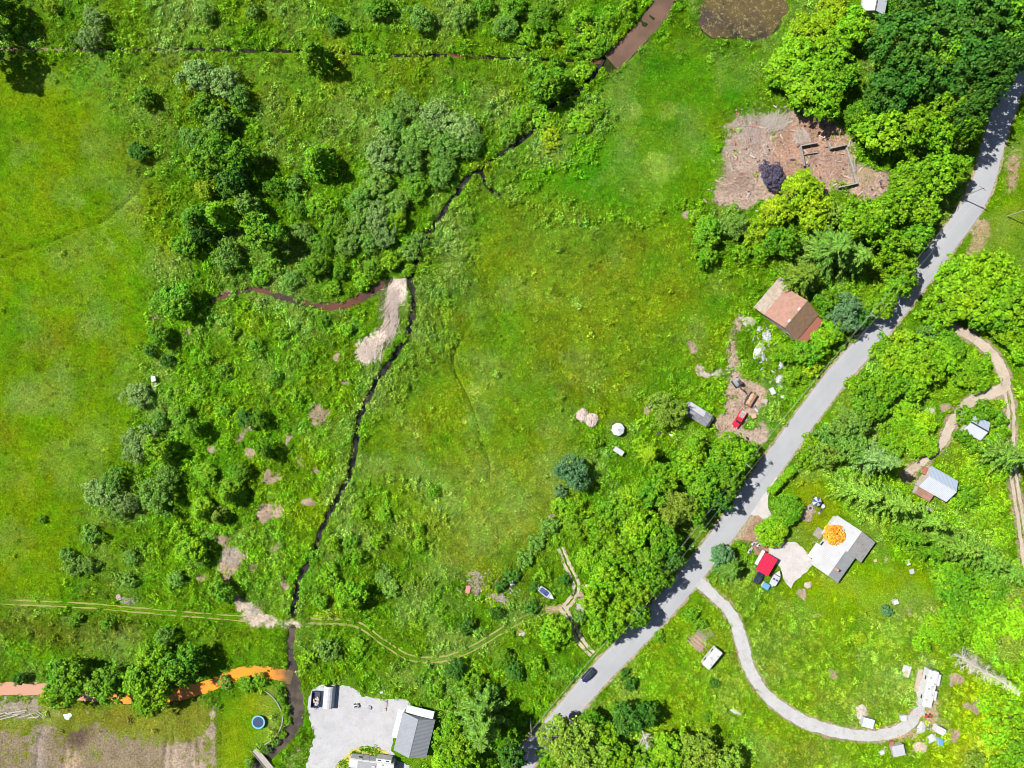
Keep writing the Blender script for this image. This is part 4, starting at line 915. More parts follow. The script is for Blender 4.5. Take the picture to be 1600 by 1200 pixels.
grove('right of the white shed', 'bushes right of the white shed', [(1526, 740, 14, 2.6, b_, 'b'), (1514, 776, 17, 3, b_, 'g'), (1496, 784, 12, 2.8, b_, 'b'), (1530, 765, 13, 2.2, b_, 'b'), (1550, 800, 15, 2.2, b_, 'b'), (1530, 815, 15, 2.2, b_, 'b'), (1565, 840, 15, 2.2, b_, 'b'), (1560, 740, 14, 2.2, b_, 'b')])
grove('clipped neatly beside the gravel yard', 'clipped round trees', [(1229, 797, 25, 5, 'ball', 'g'), (1206, 831, 24, 5, 'ball', 'b')])
grove('left of the red canopy', 'trees by the red canopy', [(1142, 888, 28, 8.5, c_, 's'), (1128, 868, 17, 6, r_, 't')])
grove('in front of the grey and white house', 'trees by the house', [(1305, 836, 17, 5.5, 'ball', 'a')])
grove('in the lower right wood', 'lower right wood', [
    (1502, 926, 36, 8, r_, 'g'), (1542, 944, 36, 8, r_, 'b'), (1582, 962, 36, 8, r_, 'l'), (1552, 912, 30, 9, r_, 'g'), (1500, 972, 28, 7, r_, 'b'), (1592, 922, 30, 9, r_, 'o'), (1462, 982, 22, 5, r_, 'l'), (1440, 1004, 16, 3, b_, 'l'), (1540, 990, 26, 6, r_, 'l'), (1480, 900, 20, 8, r_, 'b'), (1480, 1000, 18, 3.5, r_, 'b'), (1572, 1010, 22, 5, r_, 'o')])
grove('along the lower right edge', 'bushes along the lower right edge', [(1582, 1122, 26, 4, b_, 'b'), (1594, 1172, 26, 4, b_, 'g'), (1556, 1150, 20, 3, b_, 'l'), (1525, 1192, 18, 2.4, b_, 'o'), (1590, 1075, 18, 3, b_, 'l'), (1540, 1100, 16, 2.4, b_, 'l'), (1570, 1195, 22, 3, b_, 'b')])
for k in range(8):                                         # the clipped hedge beside the road
    u = k / 7
    plant(1207 + 32 * u, 768 - 32 * u, 5.6, 3.2, 'column', 'b', 'bright green columnar conifer in the clipped hedge row beside the road', 'hedge beside the road')

# ------------------------------------------------------------------ ground cover: tussocks of grass and bramble
def proto_obj(me, coll):
    o = bpy.data.objects.new(me.name, me); coll.objects.link(o); return o
tuft_coll = bpy.data.collections.new('grass_tuft_kinds'); weed_coll = bpy.data.collections.new('bramble_kinds')
def tuft(seed, nb, lean):
    g = np.random.default_rng(seed)
    a = g.uniform(0, 6.28, nb); rr = np.sqrt(g.random(nb)) * 0.42
    base_ = np.stack([rr * np.cos(a), rr * np.sin(a), np.zeros(nb)], 1)
    d = np.stack([np.cos(a) * 0.55 + lean, np.sin(a) * 0.55, g.uniform(0.25, 0.85, nb)], 1); d = unit(d)
    L = g.uniform(0.3, 0.62, nb)
    c = base_ + d * (L * 0.62)[:, None]; 
    nn = np.cross(d, np.cross(np.array((0, 0, 1.0)), d)) + g.normal(size=(nb, 3)) * 0.3
    return leaf_mesh('grass_tuft', c, nn, L * 0.7, 0.13, g, M_HERB, d, -0.05)
for i in range(3): proto_obj(tuft(100 + i, 34, (0.2, 0.7, 1.1)[i]), tuft_coll)
def weed(seed):
    g = np.random.default_rng(seed); nc, per = 7, 11
    a = g.uniform(0, 6.28, nc); r = np.sqrt(g.random(nc)) * 0.72
    cc = np.stack([r * np.cos(a), r * np.sin(a), 0.35 * (1 - r) + 0.1], 1)
    ld = sphere_pts(g, nc * per, 0.0).reshape(nc, per, 3)
    c = cc[:, None, :] + ld * np.array((0.36, 0.36, 0.34))
    nn = ld + 0.5 * g.normal(size=ld.shape) + np.array((0, 0, 0.5)); n = nc * per
    return leaf_mesh('bramble', c.reshape(-1, 3), nn.reshape(-1, 3), g.uniform(0.11, 0.2, n), 0.62, g, M_HERB)
for i in range(4): proto_obj(weed(120 + i), weed_coll)

def scatter(name, label, cat, pos, rot, scl, tint, coll):
    n = len(pos)
    me = bpy.data.meshes.new(name); me.vertices.add(n); me.vertices.foreach_set('co', pos.astype(np.float32).ravel())
    for nm, arr in (('rot', rot), ('scl', scl)):
        a = me.attributes.new(nm, 'FLOAT_VECTOR', 'POINT'); a.data.foreach_set('vector', arr.astype(np.float32).ravel())
    a = me.attributes.new('tint', 'FLOAT_COLOR', 'POINT'); a.data.foreach_set('color', np.concatenate([tint, np.ones((n, 1))], 1).astype(np.float32).ravel())
    a = me.attributes.new('pick', 'INT', 'POINT'); a.data.foreach_set('value', rng.integers(0, len(coll.objects), n).astype(np.int32))
    me.update()
    o = tag(link(name, me), label, cat, kind='stuff')
    ng = bpy.data.node_groups.new(name, 'GeometryNodeTree')
    ng.interface.new_socket('Geometry', in_out='INPUT', socket_type='NodeSocketGeometry'); ng.interface.new_socket('Geometry', in_out='OUTPUT', socket_type='NodeSocketGeometry')
    gi = ng.nodes.new('NodeGroupInput'); go = ng.nodes.new('NodeGroupOutput'); ip = ng.nodes.new('GeometryNodeInstanceOnPoints'); ci = ng.nodes.new('GeometryNodeCollectionInfo')
    ci.inputs['Collection'].default_value = coll; ci.inputs['Separate Children'].default_value = True; ci.inputs['Reset Children'].default_value = True
    def na(nm, ty):
        q = ng.nodes.new('GeometryNodeInputNamedAttribute'); q.data_type = ty; q.inputs['Name'].default_value = nm
        return [s for s in q.outputs if s.enabled and s.name == 'Attribute'][0]
    L = ng.links.new
    L(gi.outputs[0], ip.inputs['Points']); L(ci.outputs[0], ip.inputs['Instance']); ip.inputs['Pick Instance'].default_value = True
    L(na('pick', 'INT'), ip.inputs['Instance Index']); L(na('scl', 'FLOAT_VECTOR'), ip.inputs['Scale'])
    er = ng.nodes.new('FunctionNodeEulerToRotation'); L(na('rot', 'FLOAT_VECTOR'), er.inputs[0]); L(er.outputs[0], ip.inputs['Rotation'])
    L(ip.outputs[0], go.inputs[0])
    o.modifiers.new('scatter', 'NODES').node_group = ng
    return o

def pick(n, dens, lo=-110, hx=1710, ly=-110, hy=1310):
    x = rng.uniform(lo, hx, n); y = rng.uniform(ly, hy, n)
    k = rng.random(n) < samp(dens, x, y)
    return x[k], y[k]
def smear(m): return blur(m, 2)
clear = (1 - np.clip(NOGROW * 1.6, 0, 1)) * (1 - np.clip(WATER * 1.4, 0, 1))
bare = 1 - np.clip((DM - 0.25) * 2.2, 0, 0.97)
# grass
GD = np.full(PX.shape, 0.62)
for poly, v in ((WEST, 0.50), (NE_MEADOW, 0.46), (LAWN_S, 0.03), (LAWN_H, 0.0), (LAWN_N, 0.03), (LAWN_T, 0.05), (FIELD_SW, 0.16)):
    m = smear(inpoly(poly)); GD = GD * (1 - m) + v * m
GD *= clear * bare * (0.35 + 1.3 * fbm(16, 201, 3))
x, y = pick(120000, GD)
n = len(x)
flow = (fbm(70, 211, 2, X=x, Y=y) * 12 + fbm(18, 221, 2, X=x, Y=y) * 5)
z = samp(HZ, x, y)
pos = np.stack([(x - 800) * S, (600 - y) * S, z - 0.04], 1)
sc = rng.uniform(0.65, 1.3, n) * (0.5 + 0.7 * samp(np.clip(AMP / 0.38, 0.2, 1.2), x, y))
col = samp(GC, x, y) * rng.uniform(0.95, 2.2, (n, 1)) * np.stack([rng.uniform(0.85, 1.35, n), np.ones(n), rng.uniform(0.8, 1.6, n)], 1)
scatter('grass', 'tall tussocky grass covering the meadows', 'grass', pos, np.stack([np.zeros(n), np.zeros(n), flow + rng.normal(0, 0.5, n)], 1), np.stack([sc, sc, sc * rng.uniform(0.7, 1.2, n)], 1), col, tuft_coll)
# bramble and weeds
BD = np.full(PX.shape, 0.10)
for poly, v in ((WEST, 0.002), (CENTRAL, 0.02), (NE_MEADOW, 0.003), (BRUSH_SW, 0.62), (CREEK_E, 0.85), ([(-300, -200), (1000, -200), (940, 82), (-300, 70)], 0.30),
                ([(270, 100), (450, 150), (780, 130), (760, 260), (640, 420), (620, 440), (340, 460), (250, 430), (260, 200)], 0.34),
                ([(750, 150), (900, 110), (960, 180), (930, 260), (800, 300), (740, 270)], 0.7), ([(780, 290), (1000, 340), (1010, 370), (860, 350), (760, 310)], 0.6),
                ([(470, 880), (560, 740), (700, 740), (680, 880), (860, 960), (900, 1020), (880, 1110), (640, 1090), (480, 1060)], 0.5),
                ([(1060, 330), (1500, 180), (1500, 300), (1280, 600), (1180, 690), (860, 1010), (850, 850), (900, 760), (1000, 640), (1100, 560), (1160, 440)], 0.5),
                ([(1240, 700), (1400, 520), (1700, 420), (1700, 920), (1500, 960), (1380, 840)], 0.55), ([(1560, 240), (1700, 240), (1700, 420), (1500, 405)], 0.0),
                ([(1500, 900), (1700, 880), (1700, 1300), (1540, 1300)], 0.55), ([(600, 1090), (880, 1110), (800, 1260), (680, 1260)], 0.45), ([(870, 1130), (1180, 1160), (1180, 1300), (820, 1300)], 0.35),
                (LAWN_S, 0.0), (LAWN_H, 0.0), (LAWN_N, 0.0), (LAWN_T, 0.01), (FIELD_SW, 0.015)):
    m = smear(inpoly(poly, True)); BD = BD * (1 - m) + v * m
BD = np.maximum(BD, 0.95 * sstep(D_CR, 22, 7)) ; BD = np.maximum(BD, 0.95 * sstep(D_DN, 15, 3)); BD = np.maximum(BD, 0.5 * sstep(D_PN, 34, 22))
BD *= clear * bare * np.clip(2.4 * fbm(20, 301, 3) - 0.35, 0.05, 1.6)
x, y = pick(68000, BD)
n = len(x)
z = samp(HZ, x, y)
pos = np.stack([(x - 800) * S, (600 - y) * S, z - 0.06], 1)
sc = rng.uniform(0.6, 1.45, n)
hue = fbm(30, 311, 3, X=x, Y=y)
col = samp(GC, x, y) * (rng.uniform(1.5, 2.6, (n, 1)))
col *= np.stack([0.72 + 0.5 * hue, 0.98 + 0 * hue, 0.9 + 0.9 * rng.random(n)], 1)
scatter('bramble', 'bramble and weeds growing over the banks and brush', 'bramble', pos, np.stack([np.zeros(n), np.zeros(n), rng.uniform(0, 6.28, n)], 1), np.stack([sc, sc, sc * rng.uniform(0.8, 1.6, n)], 1), col, weed_coll)
# ------------------------------------------------------------------ buildings
M_WALLW = mat('white_siding', (0.34, 0.34, 0.33), 0.7, (0.27, 0.265, 0.25), 1.0, 0.5)
M_WALLG = mat('grey_board_wall', (0.30, 0.28, 0.25), 0.85, (0.20, 0.17, 0.14), 1.2, 0.7)
M_TRIM = mat('white_trim', (0.33, 0.33, 0.328), 0.6)
M_DOOR = mat('painted_door', (0.25, 0.22, 0.2), 0.6)
M_GLASS = glass_mat()
M_RUST = ribbed('rusty_pink_metal_roof', (0.23, 0.105, 0.082), (0.15, 0.088, 0.052), 0.95, 0.75, 0.0, 0.35, 'X', moss=(0.19, 0.145, 0.07), scale=1.1, thr=(0.44, 0.6))
M_RUSTB = ribbed('mossy_brown_metal_roof', (0.20, 0.105, 0.066), (0.13, 0.09, 0.045), 0.95, 0.8, 0.0, 0.35, 'X', moss=(0.085, 0.07, 0.025), scale=1.2, thr=(0.42, 0.6))
M_RUSTC = ribbed('pale_weathered_roof', (0.27, 0.225, 0.19), (0.20, 0.15, 0.10), 0.95, 0.8, 0.0, 0.4, 'X', moss=(0.15, 0.125, 0.05), scale=1.1, thr=(0.42, 0.6))
M_RUSTD = ribbed('red_metal_roof', (0.24, 0.075, 0.05), (0.17, 0.075, 0.05), 0.8, 0.6, 0.0, 0.35, 'X')
M_SHING = ribbed('pale_grey_shingles', (0.255, 0.26, 0.265), (0.215, 0.213, 0.213), 0.7, 0.8, 0.0, 0.28, 'Y', scale=0.35)
M_SHINGM = ribbed('mossy_grey_shingles', (0.25, 0.245, 0.245), (0.20, 0.19, 0.185), 0.7, 0.85, 0.0, 0.28, 'Y', scale=0.35, moss=(0.19, 0.13, 0.07))
M_SLATE = ribbed('slate_grey_shingles', (0.155, 0.165, 0.185), (0.13, 0.137, 0.152), 0.7, 0.85, 0.0, 0.25, 'Y', scale=0.4)
M_WMETAL = ribbed('white_metal_roof', (0.34, 0.36, 0.385), (0.29, 0.31, 0.34), 0.6, 0.45, 0.0, 0.4, 'X')
M_BMETAL = ribbed('pale_blue_metal_roof', (0.24, 0.28, 0.34), (0.22, 0.255, 0.31), 0.6, 0.45, 0.0, 0.4, 'X')
M_CHAR = ribbed('charcoal_shingles', (0.085, 0.085, 0.095), (0.17, 0.17, 0.18), 0.9, 0.85, 0.0, 0.25, 'Y', scale=1.2)
M_REDROOF = ribbed('bright_red_metal_roof', (0.46, 0.012, 0.04), (0.40, 0.014, 0.035), 0.6, 0.4, 0.0, 0.3, 'X')
M_TARP = mat('white_tarp', (0.32, 0.32, 0.335), 0.5, (0.20, 0.20, 0.22), 1.5, 0.6, bump=0.8, bscale=3)
M_BLUE = mat('blue_tarp', (0.08, 0.20, 0.40), 0.5)
M_CONC = mat('old_concrete', (0.22, 0.20, 0.175), 0.9, (0.12, 0.105, 0.085), 0.8, 0.8, bump=0.5)
M_WOOD = mat('weathered_boards', (0.30, 0.25, 0.20), 0.85, (0.20, 0.16, 0.12), 2.0, 0.8, bump=0.4)
M_PALEWOOD = mat('pale_boards', (0.26, 0.235, 0.21), 0.85, (0.19, 0.165, 0.14), 2.0, 0.7)
M_LOG = mat('peeled_logs', (0.32, 0.22, 0.17), 0.85, (0.22, 0.14, 0.10), 1.5, 0.8, bump=0.5)
M_WHITE = mat('white_gelcoat', (0.345, 0.35, 0.355), 0.35, (0.28, 0.28, 0.28), 0.8, 0.5, coat=0.3)
M_RVW = mat('white_vehicle_roof', (0.335, 0.335, 0.33), 0.45, (0.27, 0.265, 0.255), 0.5, 0.5)
M_GREY = mat('grey_plastic', (0.20, 0.20, 0.21), 0.6)
M_LGREY = mat('light_grey_metal', (0.34, 0.34, 0.35), 0.5, metal=0.2)
M_BLACK = mat('black_rubber', (0.022, 0.022, 0.024), 0.8)
M_DARKM = mat('dark_steel', (0.045, 0.045, 0.055), 0.5, (0.08, 0.06, 0.05), 2, 0.5, metal=0.3)
M_NAVY = mat('navy_car_paint', (0.012, 0.018, 0.050), 0.25, (0.015, 0.022, 0.06), coat=0.8)
M_REDP = mat('red_car_paint', (0.42, 0.012, 0.03), 0.28, (0.36, 0.012, 0.03), coat=0.8)
M_LAMP = mat('headlamp_lens', (0.6, 0.62, 0.65), 0.15)
M_TAIL = mat('tail_lamp_lens', (0.35, 0.01, 0.01), 0.2)
M_CARDB = mat('brown_cardboard', (0.36, 0.24, 0.15), 0.9)
M_RUSTSTEEL = mat('rusty_steel', (0.26, 0.12, 0.06), 0.85, (0.16, 0.08, 0.05), 2, 0.9)
M_PINKR = mat('pink_rubble', (0.30, 0.20, 0.165), 0.9, (0.34, 0.29, 0.26), 1.2, 0.9, bump=0.6)
M_WHITER = mat('pale_rubble', (0.36, 0.33, 0.30), 0.9, (0.24, 0.19, 0.155), 1.5, 0.9, bump=0.6)
M_NAVYC = mat('navy_canvas', (0.03, 0.05, 0.14), 0.8)
M_TEAL = mat('trampoline_pad', (0.10, 0.30, 0.42), 0.6)
M_TMAT = mat('trampoline_bed', (0.018, 0.035, 0.075), 0.7)
M_STONE = mat('round_stone', (0.30, 0.29, 0.28), 0.9, (0.2, 0.19, 0.18), 3, 0.8)

def site(px, py, z=0.0, dz=0.0):
    x, y, _ = P(px, py, z)
    return (x, y, dz)

def gable(root, L, W1, W2, eave, ridge, ov, m1, m2, wall, x0=0.0, y0=0.0, cap=None, t=0.14, base=0.0, e2=None):
    """ridge along local x; W1/W2 half widths on the +y / -y side"""
    e2 = eave if e2 is None else e2
    a = x0 - L / 2; b = x0 + L / 2
    sec = lambda x: [(x, y0 - W2, base - 0.2), (x, y0 + W1, base - 0.2), (x, y0 + W1, eave - 0.1), (x, y0, ridge - 0.16), (x, y0 - W2, e2 - 0.1)]
    w = MB().loft([sec(a + 0.05), sec(b - 0.05)]).build('wall', wall, root)
    s1 = (ridge - eave) / W1; s2 = (ridge - e2) / W2
    MB().slab([(a - ov, y0 + 0.005, ridge), (b + ov, y0 + 0.005, ridge), (b + ov, y0 + W1 + ov, eave - s1 * ov), (a - ov, y0 + W1 + ov, eave - s1 * ov)], t).build('roof_slope', m1, root)
    MB().slab([(b + ov, y0 - 0.005, ridge), (a - ov, y0 - 0.005, ridge), (a - ov, y0 - W2 - ov, e2 - s2 * ov), (b + ov, y0 - W2 - ov, e2 - s2 * ov)], t).build('roof_slope', m2, root)
    MB().slab([(a - ov - 0.02, y0 + 0.22, ridge - 0.22 * s1 + 0.035), (a - ov - 0.02, y0, ridge + 0.04), (b + ov + 0.02, y0, ridge + 0.04), (b + ov + 0.02, y0 + 0.22, ridge - 0.22 * s1 + 0.035)], 0.05).slab(
        [(a - ov - 0.02, y0 - 0.001, ridge + 0.041), (a - ov - 0.02, y0 - 0.22, ridge - 0.22 * s2 + 0.035), (b + ov + 0.02, y0 - 0.22, ridge - 0.22 * s2 + 0.035), (b + ov + 0.02, y0 - 0.001, ridge + 0.041)], 0.05).build('ridge_cap', cap or m1, root)
    return w

def win(root, c, w, h, side, glass=M_GLASS):
    """window in a wall: side 'x' faces along x, 'y' along y"""
    d = (0.08, w, h) if side == 'x' else (w, 0.08, h)
    f = MB().box(c, (d[0] + (0 if side == 'x' else 0.14), d[1] + (0.14 if side == 'x' else 0), d[2] + 0.14)).build('window', M_TRIM, root)
    MB().box(c, tuple(v + 0.04 if i == (0 if side == 'x' else 1) else v for i, v in enumerate(d))).build('pane', glass, f)

def door(root, c, w, h, side, m=None):
    d = (0.1, w, h) if side == 'x' else (w, 0.1, h)
    o = MB().box(c, d).build('door', m or M_DOOR, root)
    k = (c[0] + (0.09 if side == 'x' else w * 0.38), c[1] + (w * 0.38 if side == 'x' else 0.09), c[2])
    MB().box(k, (0.08, 0.08, 0.12)).build('handle', M_LGREY, o)

# barn with rusty roof
t = thing('barn', 'old barn with rusty pink and mossy metal roof under the trees', 'barn', site(1244, 491, 5.4), ang(27, -32))
gable(t, 9.0, 5.7, 5.2, 2.8, 5.4, 0.35, M_RUST, M_RUSTB, M_WALLG, cap=M_RUSTB)
MB().slab([(-4.9, 5.9, 2.5), (6.4, 5.9, 2.5), (6.4, 9.4, 1.9), (-4.9, 9.4, 1.9)], 0.12).build('lean_to_roof', M_RUSTC, t)
MB().slab([(-4.5, -8.2, 1.9), (4.5, -8.2, 1.9), (4.5, -5.5, 2.4), (-4.5, -5.5, 2.4)], 0.12).build('lean_to_roof', M_RUSTD, t)
for x in (-4.5, 0, 4.5, 6.1): MB().tube((x, 9.1, -0.2), (x, 9.1, 1.85), 0.1).build('post', M_WOOD, t)
for x in (-4.2, 0, 4.2): MB().tube((x, -7.9, -0.2), (x, -7.9, 1.85), 0.1).build('post', M_WOOD, t)
door(t, (-4.5, 1.0, 1.25), 2.6, 2.5, 'x', M_WOOD); win(t, (-4.48, -2.6, 1.7), 0.9, 0.9, 'x')
for x in (-2.6, 1.6): MB().box((x, 0.3, 5.4), (0.9, 0.55, 0.14)).build('roof_patch', M_TRIM, t)

# the L-shaped house
t = thing('house', 'pale grey shingled house with two offset roofs behind the orange tree', 'house', site(1320, 862, 4.6), ang(26.5, -37.5))
gable(t, 8.2, 4.7, 4.2, 2.6, 4.7, 0.35, M_SHING, M_SHING, M_WALLW, x0=-3.6, y0=0.0)
gable(t, 6.2, 6.4, 5.9, 2.5, 5.0, 0.35, M_SHING, M_SHINGM, M_WALLW, x0=3.75, y0=-0.4)
door(t, (-4.0, 4.78, 1.0), 1.0, 2.0, 'y'); win(t, (-1.6, 4.74, 1.5), 1.4, 1.1, 'y'); win(t, (-6.2, 4.74, 1.5), 1.2, 1.0, 'y')
for x in (-6, -3, -1): win(t, (x, -4.24, 1.5), 1.3, 1.0, 'y')
win(t, (3.0, -6.34, 1.5), 1.5, 1.0, 'y'); win(t, (-7.7, 1.5, 1.5), 1.3, 1.1, 'x'); win(t, (6.85, 0, 1.5), 1.4, 1.1, 'x')
MB().box((-5.3, -1.0, 4.75), (0.7, 0.6, 1.1)).build('chimney', mat('brick_chimney', (0.33, 0.17, 0.12), 0.9), t)
MB().slab([(-6.6, 6.6, 2.25), (-2.2, 6.6, 2.25), (-2.2, 4.95, 2.42), (-6.6, 4.95, 2.42)], 0.1).build('porch_roof', M_TRIM, t)
for x in (-6.4, -2.4): MB().tube((x, 6.45, 0), (x, 6.45, 2.2), 0.07).build('porch_post', M_TRIM, t)
MB().box((0.4, 6.6, 0.06), (2.6, 2.4, 0.16)).build('patio_slab', M_CONC, t)
for x in (-1.2, 5.5): MB().tube((x, 1.4, 4.0), (x, 1.4, 5.0), 0.07).build('vent_pipe', M_LGREY, t)

# white shed
t = thing('metal_shed', 'white and pale blue metal roofed shed with a rusty lean-to', 'shed', site(1473, 757, 4.3), ang(44, 25))
gable(t, 8.2, 3.0, 3.2, 2.7, 4.3, 0.25, M_BMETAL, M_WMETAL, M_WALLG, cap=M_WMETAL)
MB().slab([(-4.2, -5.6, 1.9), (0.6, -5.6, 1.9), (0.6, -3.35, 2.35), (-4.2, -3.35, 2.35)], 0.1).build('lean_to_roof', M_RUST, t)
MB().box((-1.8, -4.4, 0.95), (4.4, 2.1, 1.7)).build('lean_to_wall', M_WALLG, t)
MB().slab([(-5.6, 0.2, 2.5), (-4.4, 0.2, 2.5), (-4.4, 2.4, 2.2), (-5.6, 2.4, 2.2)], 0.1).build('porch_roof', M_RUSTD, t)
for y in (0.4, 2.2): MB().tube((-5.5, y, -0.1), (-5.5, y, 2.15), 0.06).build('post', M_WOOD, t)
door(t, (-4.1, -1.0, 1.1), 1.6, 2.2, 'x', M_WOOD); win(t, (1.0, 3.03, 1.5), 1.0, 0.8, 'y')

t = thing('storage_shed', 'small white gable roofed shed half buried in bushes', 'shed', site(1530, 667, 2.9), ang(27, 15))
gable(t, 5.2, 2.6, 2.8, 2.0, 3.2, 0.15, M_BMETAL, M_WMETAL, M_WALLG, cap=M_DARKM)
door(t, (-2.6, 0.0, 0.95), 1.1, 1.9, 'x', M_WOOD)

# workshop
t = thing('workshop', 'white workshop with slate grey gable roof beside the gravel lot', 'building', site(646, 1154, 4.8), ang(14.5, -59.5))
gable(t, 10.2, 4.3, 4.3, 3.0, 4.9, 0.35, M_SLATE, M_SLATE, M_WALLW, cap=M_SLATE)
for x in (-3.2, 0.2): 
    o = MB().box((x, 4.34, 1.3), (2.8, 0.1, 2.5)).build('garage_door', M_TRIM, t)
    for k in range(4): MB().box((x, 4.41, 0.4 + 0.6 * k), (2.6, 0.04, 0.5)).build('panel', M_WALLW, o)
win(t, (3.4, 4.34, 1.6), 1.1, 0.9, 'y')
for x in (-3, 0, 3): win(t, (x, -4.34, 1.6), 1.2, 0.9, 'y')
MB().slab([(5.2, -3.9, 2.45), (7.3, -3.9, 2.2), (7.3, 3.9, 2.2), (5.2, 3.9, 2.45)], 0.1).build('lean_to_roof', M_WMETAL, t)
for y in (-3.7, 0, 3.7): MB().tube((7.1, y, -0.1), (7.1, y, 2.15), 0.07).build('post', M_TRIM, t)
MB().box((0.5, 5.3, 0.05), (8.0, 1.6, 0.12)).build('concrete_apron', mat('pale_concrete', (0.50, 0.49, 0.47), 0.9), t)

t = thing('garden_building', 'white roofed building cut off by the top edge', 'building', site(1371, -6, 3.2), ang(8, -40))
gable(t, 8, 3.0, 3.0, 2.5, 3.7, 0.25, M_WMETAL, M_WMETAL, M_WALLW, cap=M_DARKM)
door(t, (-4.0, 0.0, 1.0), 1.0, 2.0, 'x'); win(t, (1, 3.03, 1.4), 1.1, 0.9, 'y')

t = thing('long_shed', 'long low shed with charcoal roof and a white tarp', 'shed', site(1091, 647, 2.6), ang(41, 25))
gable(t, 7.4, 1.75, 1.75, 2.0, 2.7, 0.15, M_CHAR, M_CHAR, M_WALLG, cap=M_CHAR)
MB().slab([(-3.6, 0.25, 2.66), (1.7, 0.12, 2.72), (1.6, 1.85, 2.02), (-1.0, 1.8, 2.06), (-3.3, 1.95, 2.04)], 0.03).build('tarp', M_TARP, t)
door(t, (3.7, 0.0, 0.95), 0.9, 1.9, 'x', M_DARKM)
MB().box((4.15, 0, 1.0), (0.7, 3.0, 2.0)).build('end_bay', M_DARKM, t)

# red canopy with things under it
CAN = ang(14.5, -25)
t = thing('carport', 'carport with a bright red metal roof beside the gravel yard', 'carport', site(1198, 882, 2.7), CAN)
MB().slab([(-2.75, -2.0, 2.62), (2.75, -2.0, 2.62), (2.75, 2.0, 2.86), (-2.75, 2.0, 2.86)], 0.1).build('roof', M_REDROOF, t)
for x in (-2.5, 0, 2.5):
    for y in (-1.8, 1.8): MB().tube((x, y, 0), (x, y, 2.6), 0.06).build('post', M_TRIM, t)
MB().slab([(-1.5, 2.05, 2.5), (2.9, 2.05, 2.5), (2.9, 2.9, 2.3), (-1.5, 2.9, 2.3)], 0.06).build('side_awning', M_TRIM, t)

# ------------------------------------------------------------------ vehicles
def rsec(x, w, z0, z1, k=0.86, mid=0.55):
    zm = z0 + (z1 - z0) * mid
    return [(x, -w * 0.92, z0), (x, -w, zm), (x, -w * k, z1), (x, w * k, z1), (x, w, zm), (x, w * 0.92, z0)]

def wheels(root, xs, y, r=0.33, w=0.22):
    for x in xs:
        for s in (-1, 1):
            o = MB().tube((x, s * (y - w), r), (x, s * y, r), r, r, 14).build('wheel', M_BLACK, root)
            MB().tube((x, s * (y + 0.004), r), (x, s * (y + 0.014), r), r * 0.6, r * 0.55, 10).build('rim', M_LGREY, o)

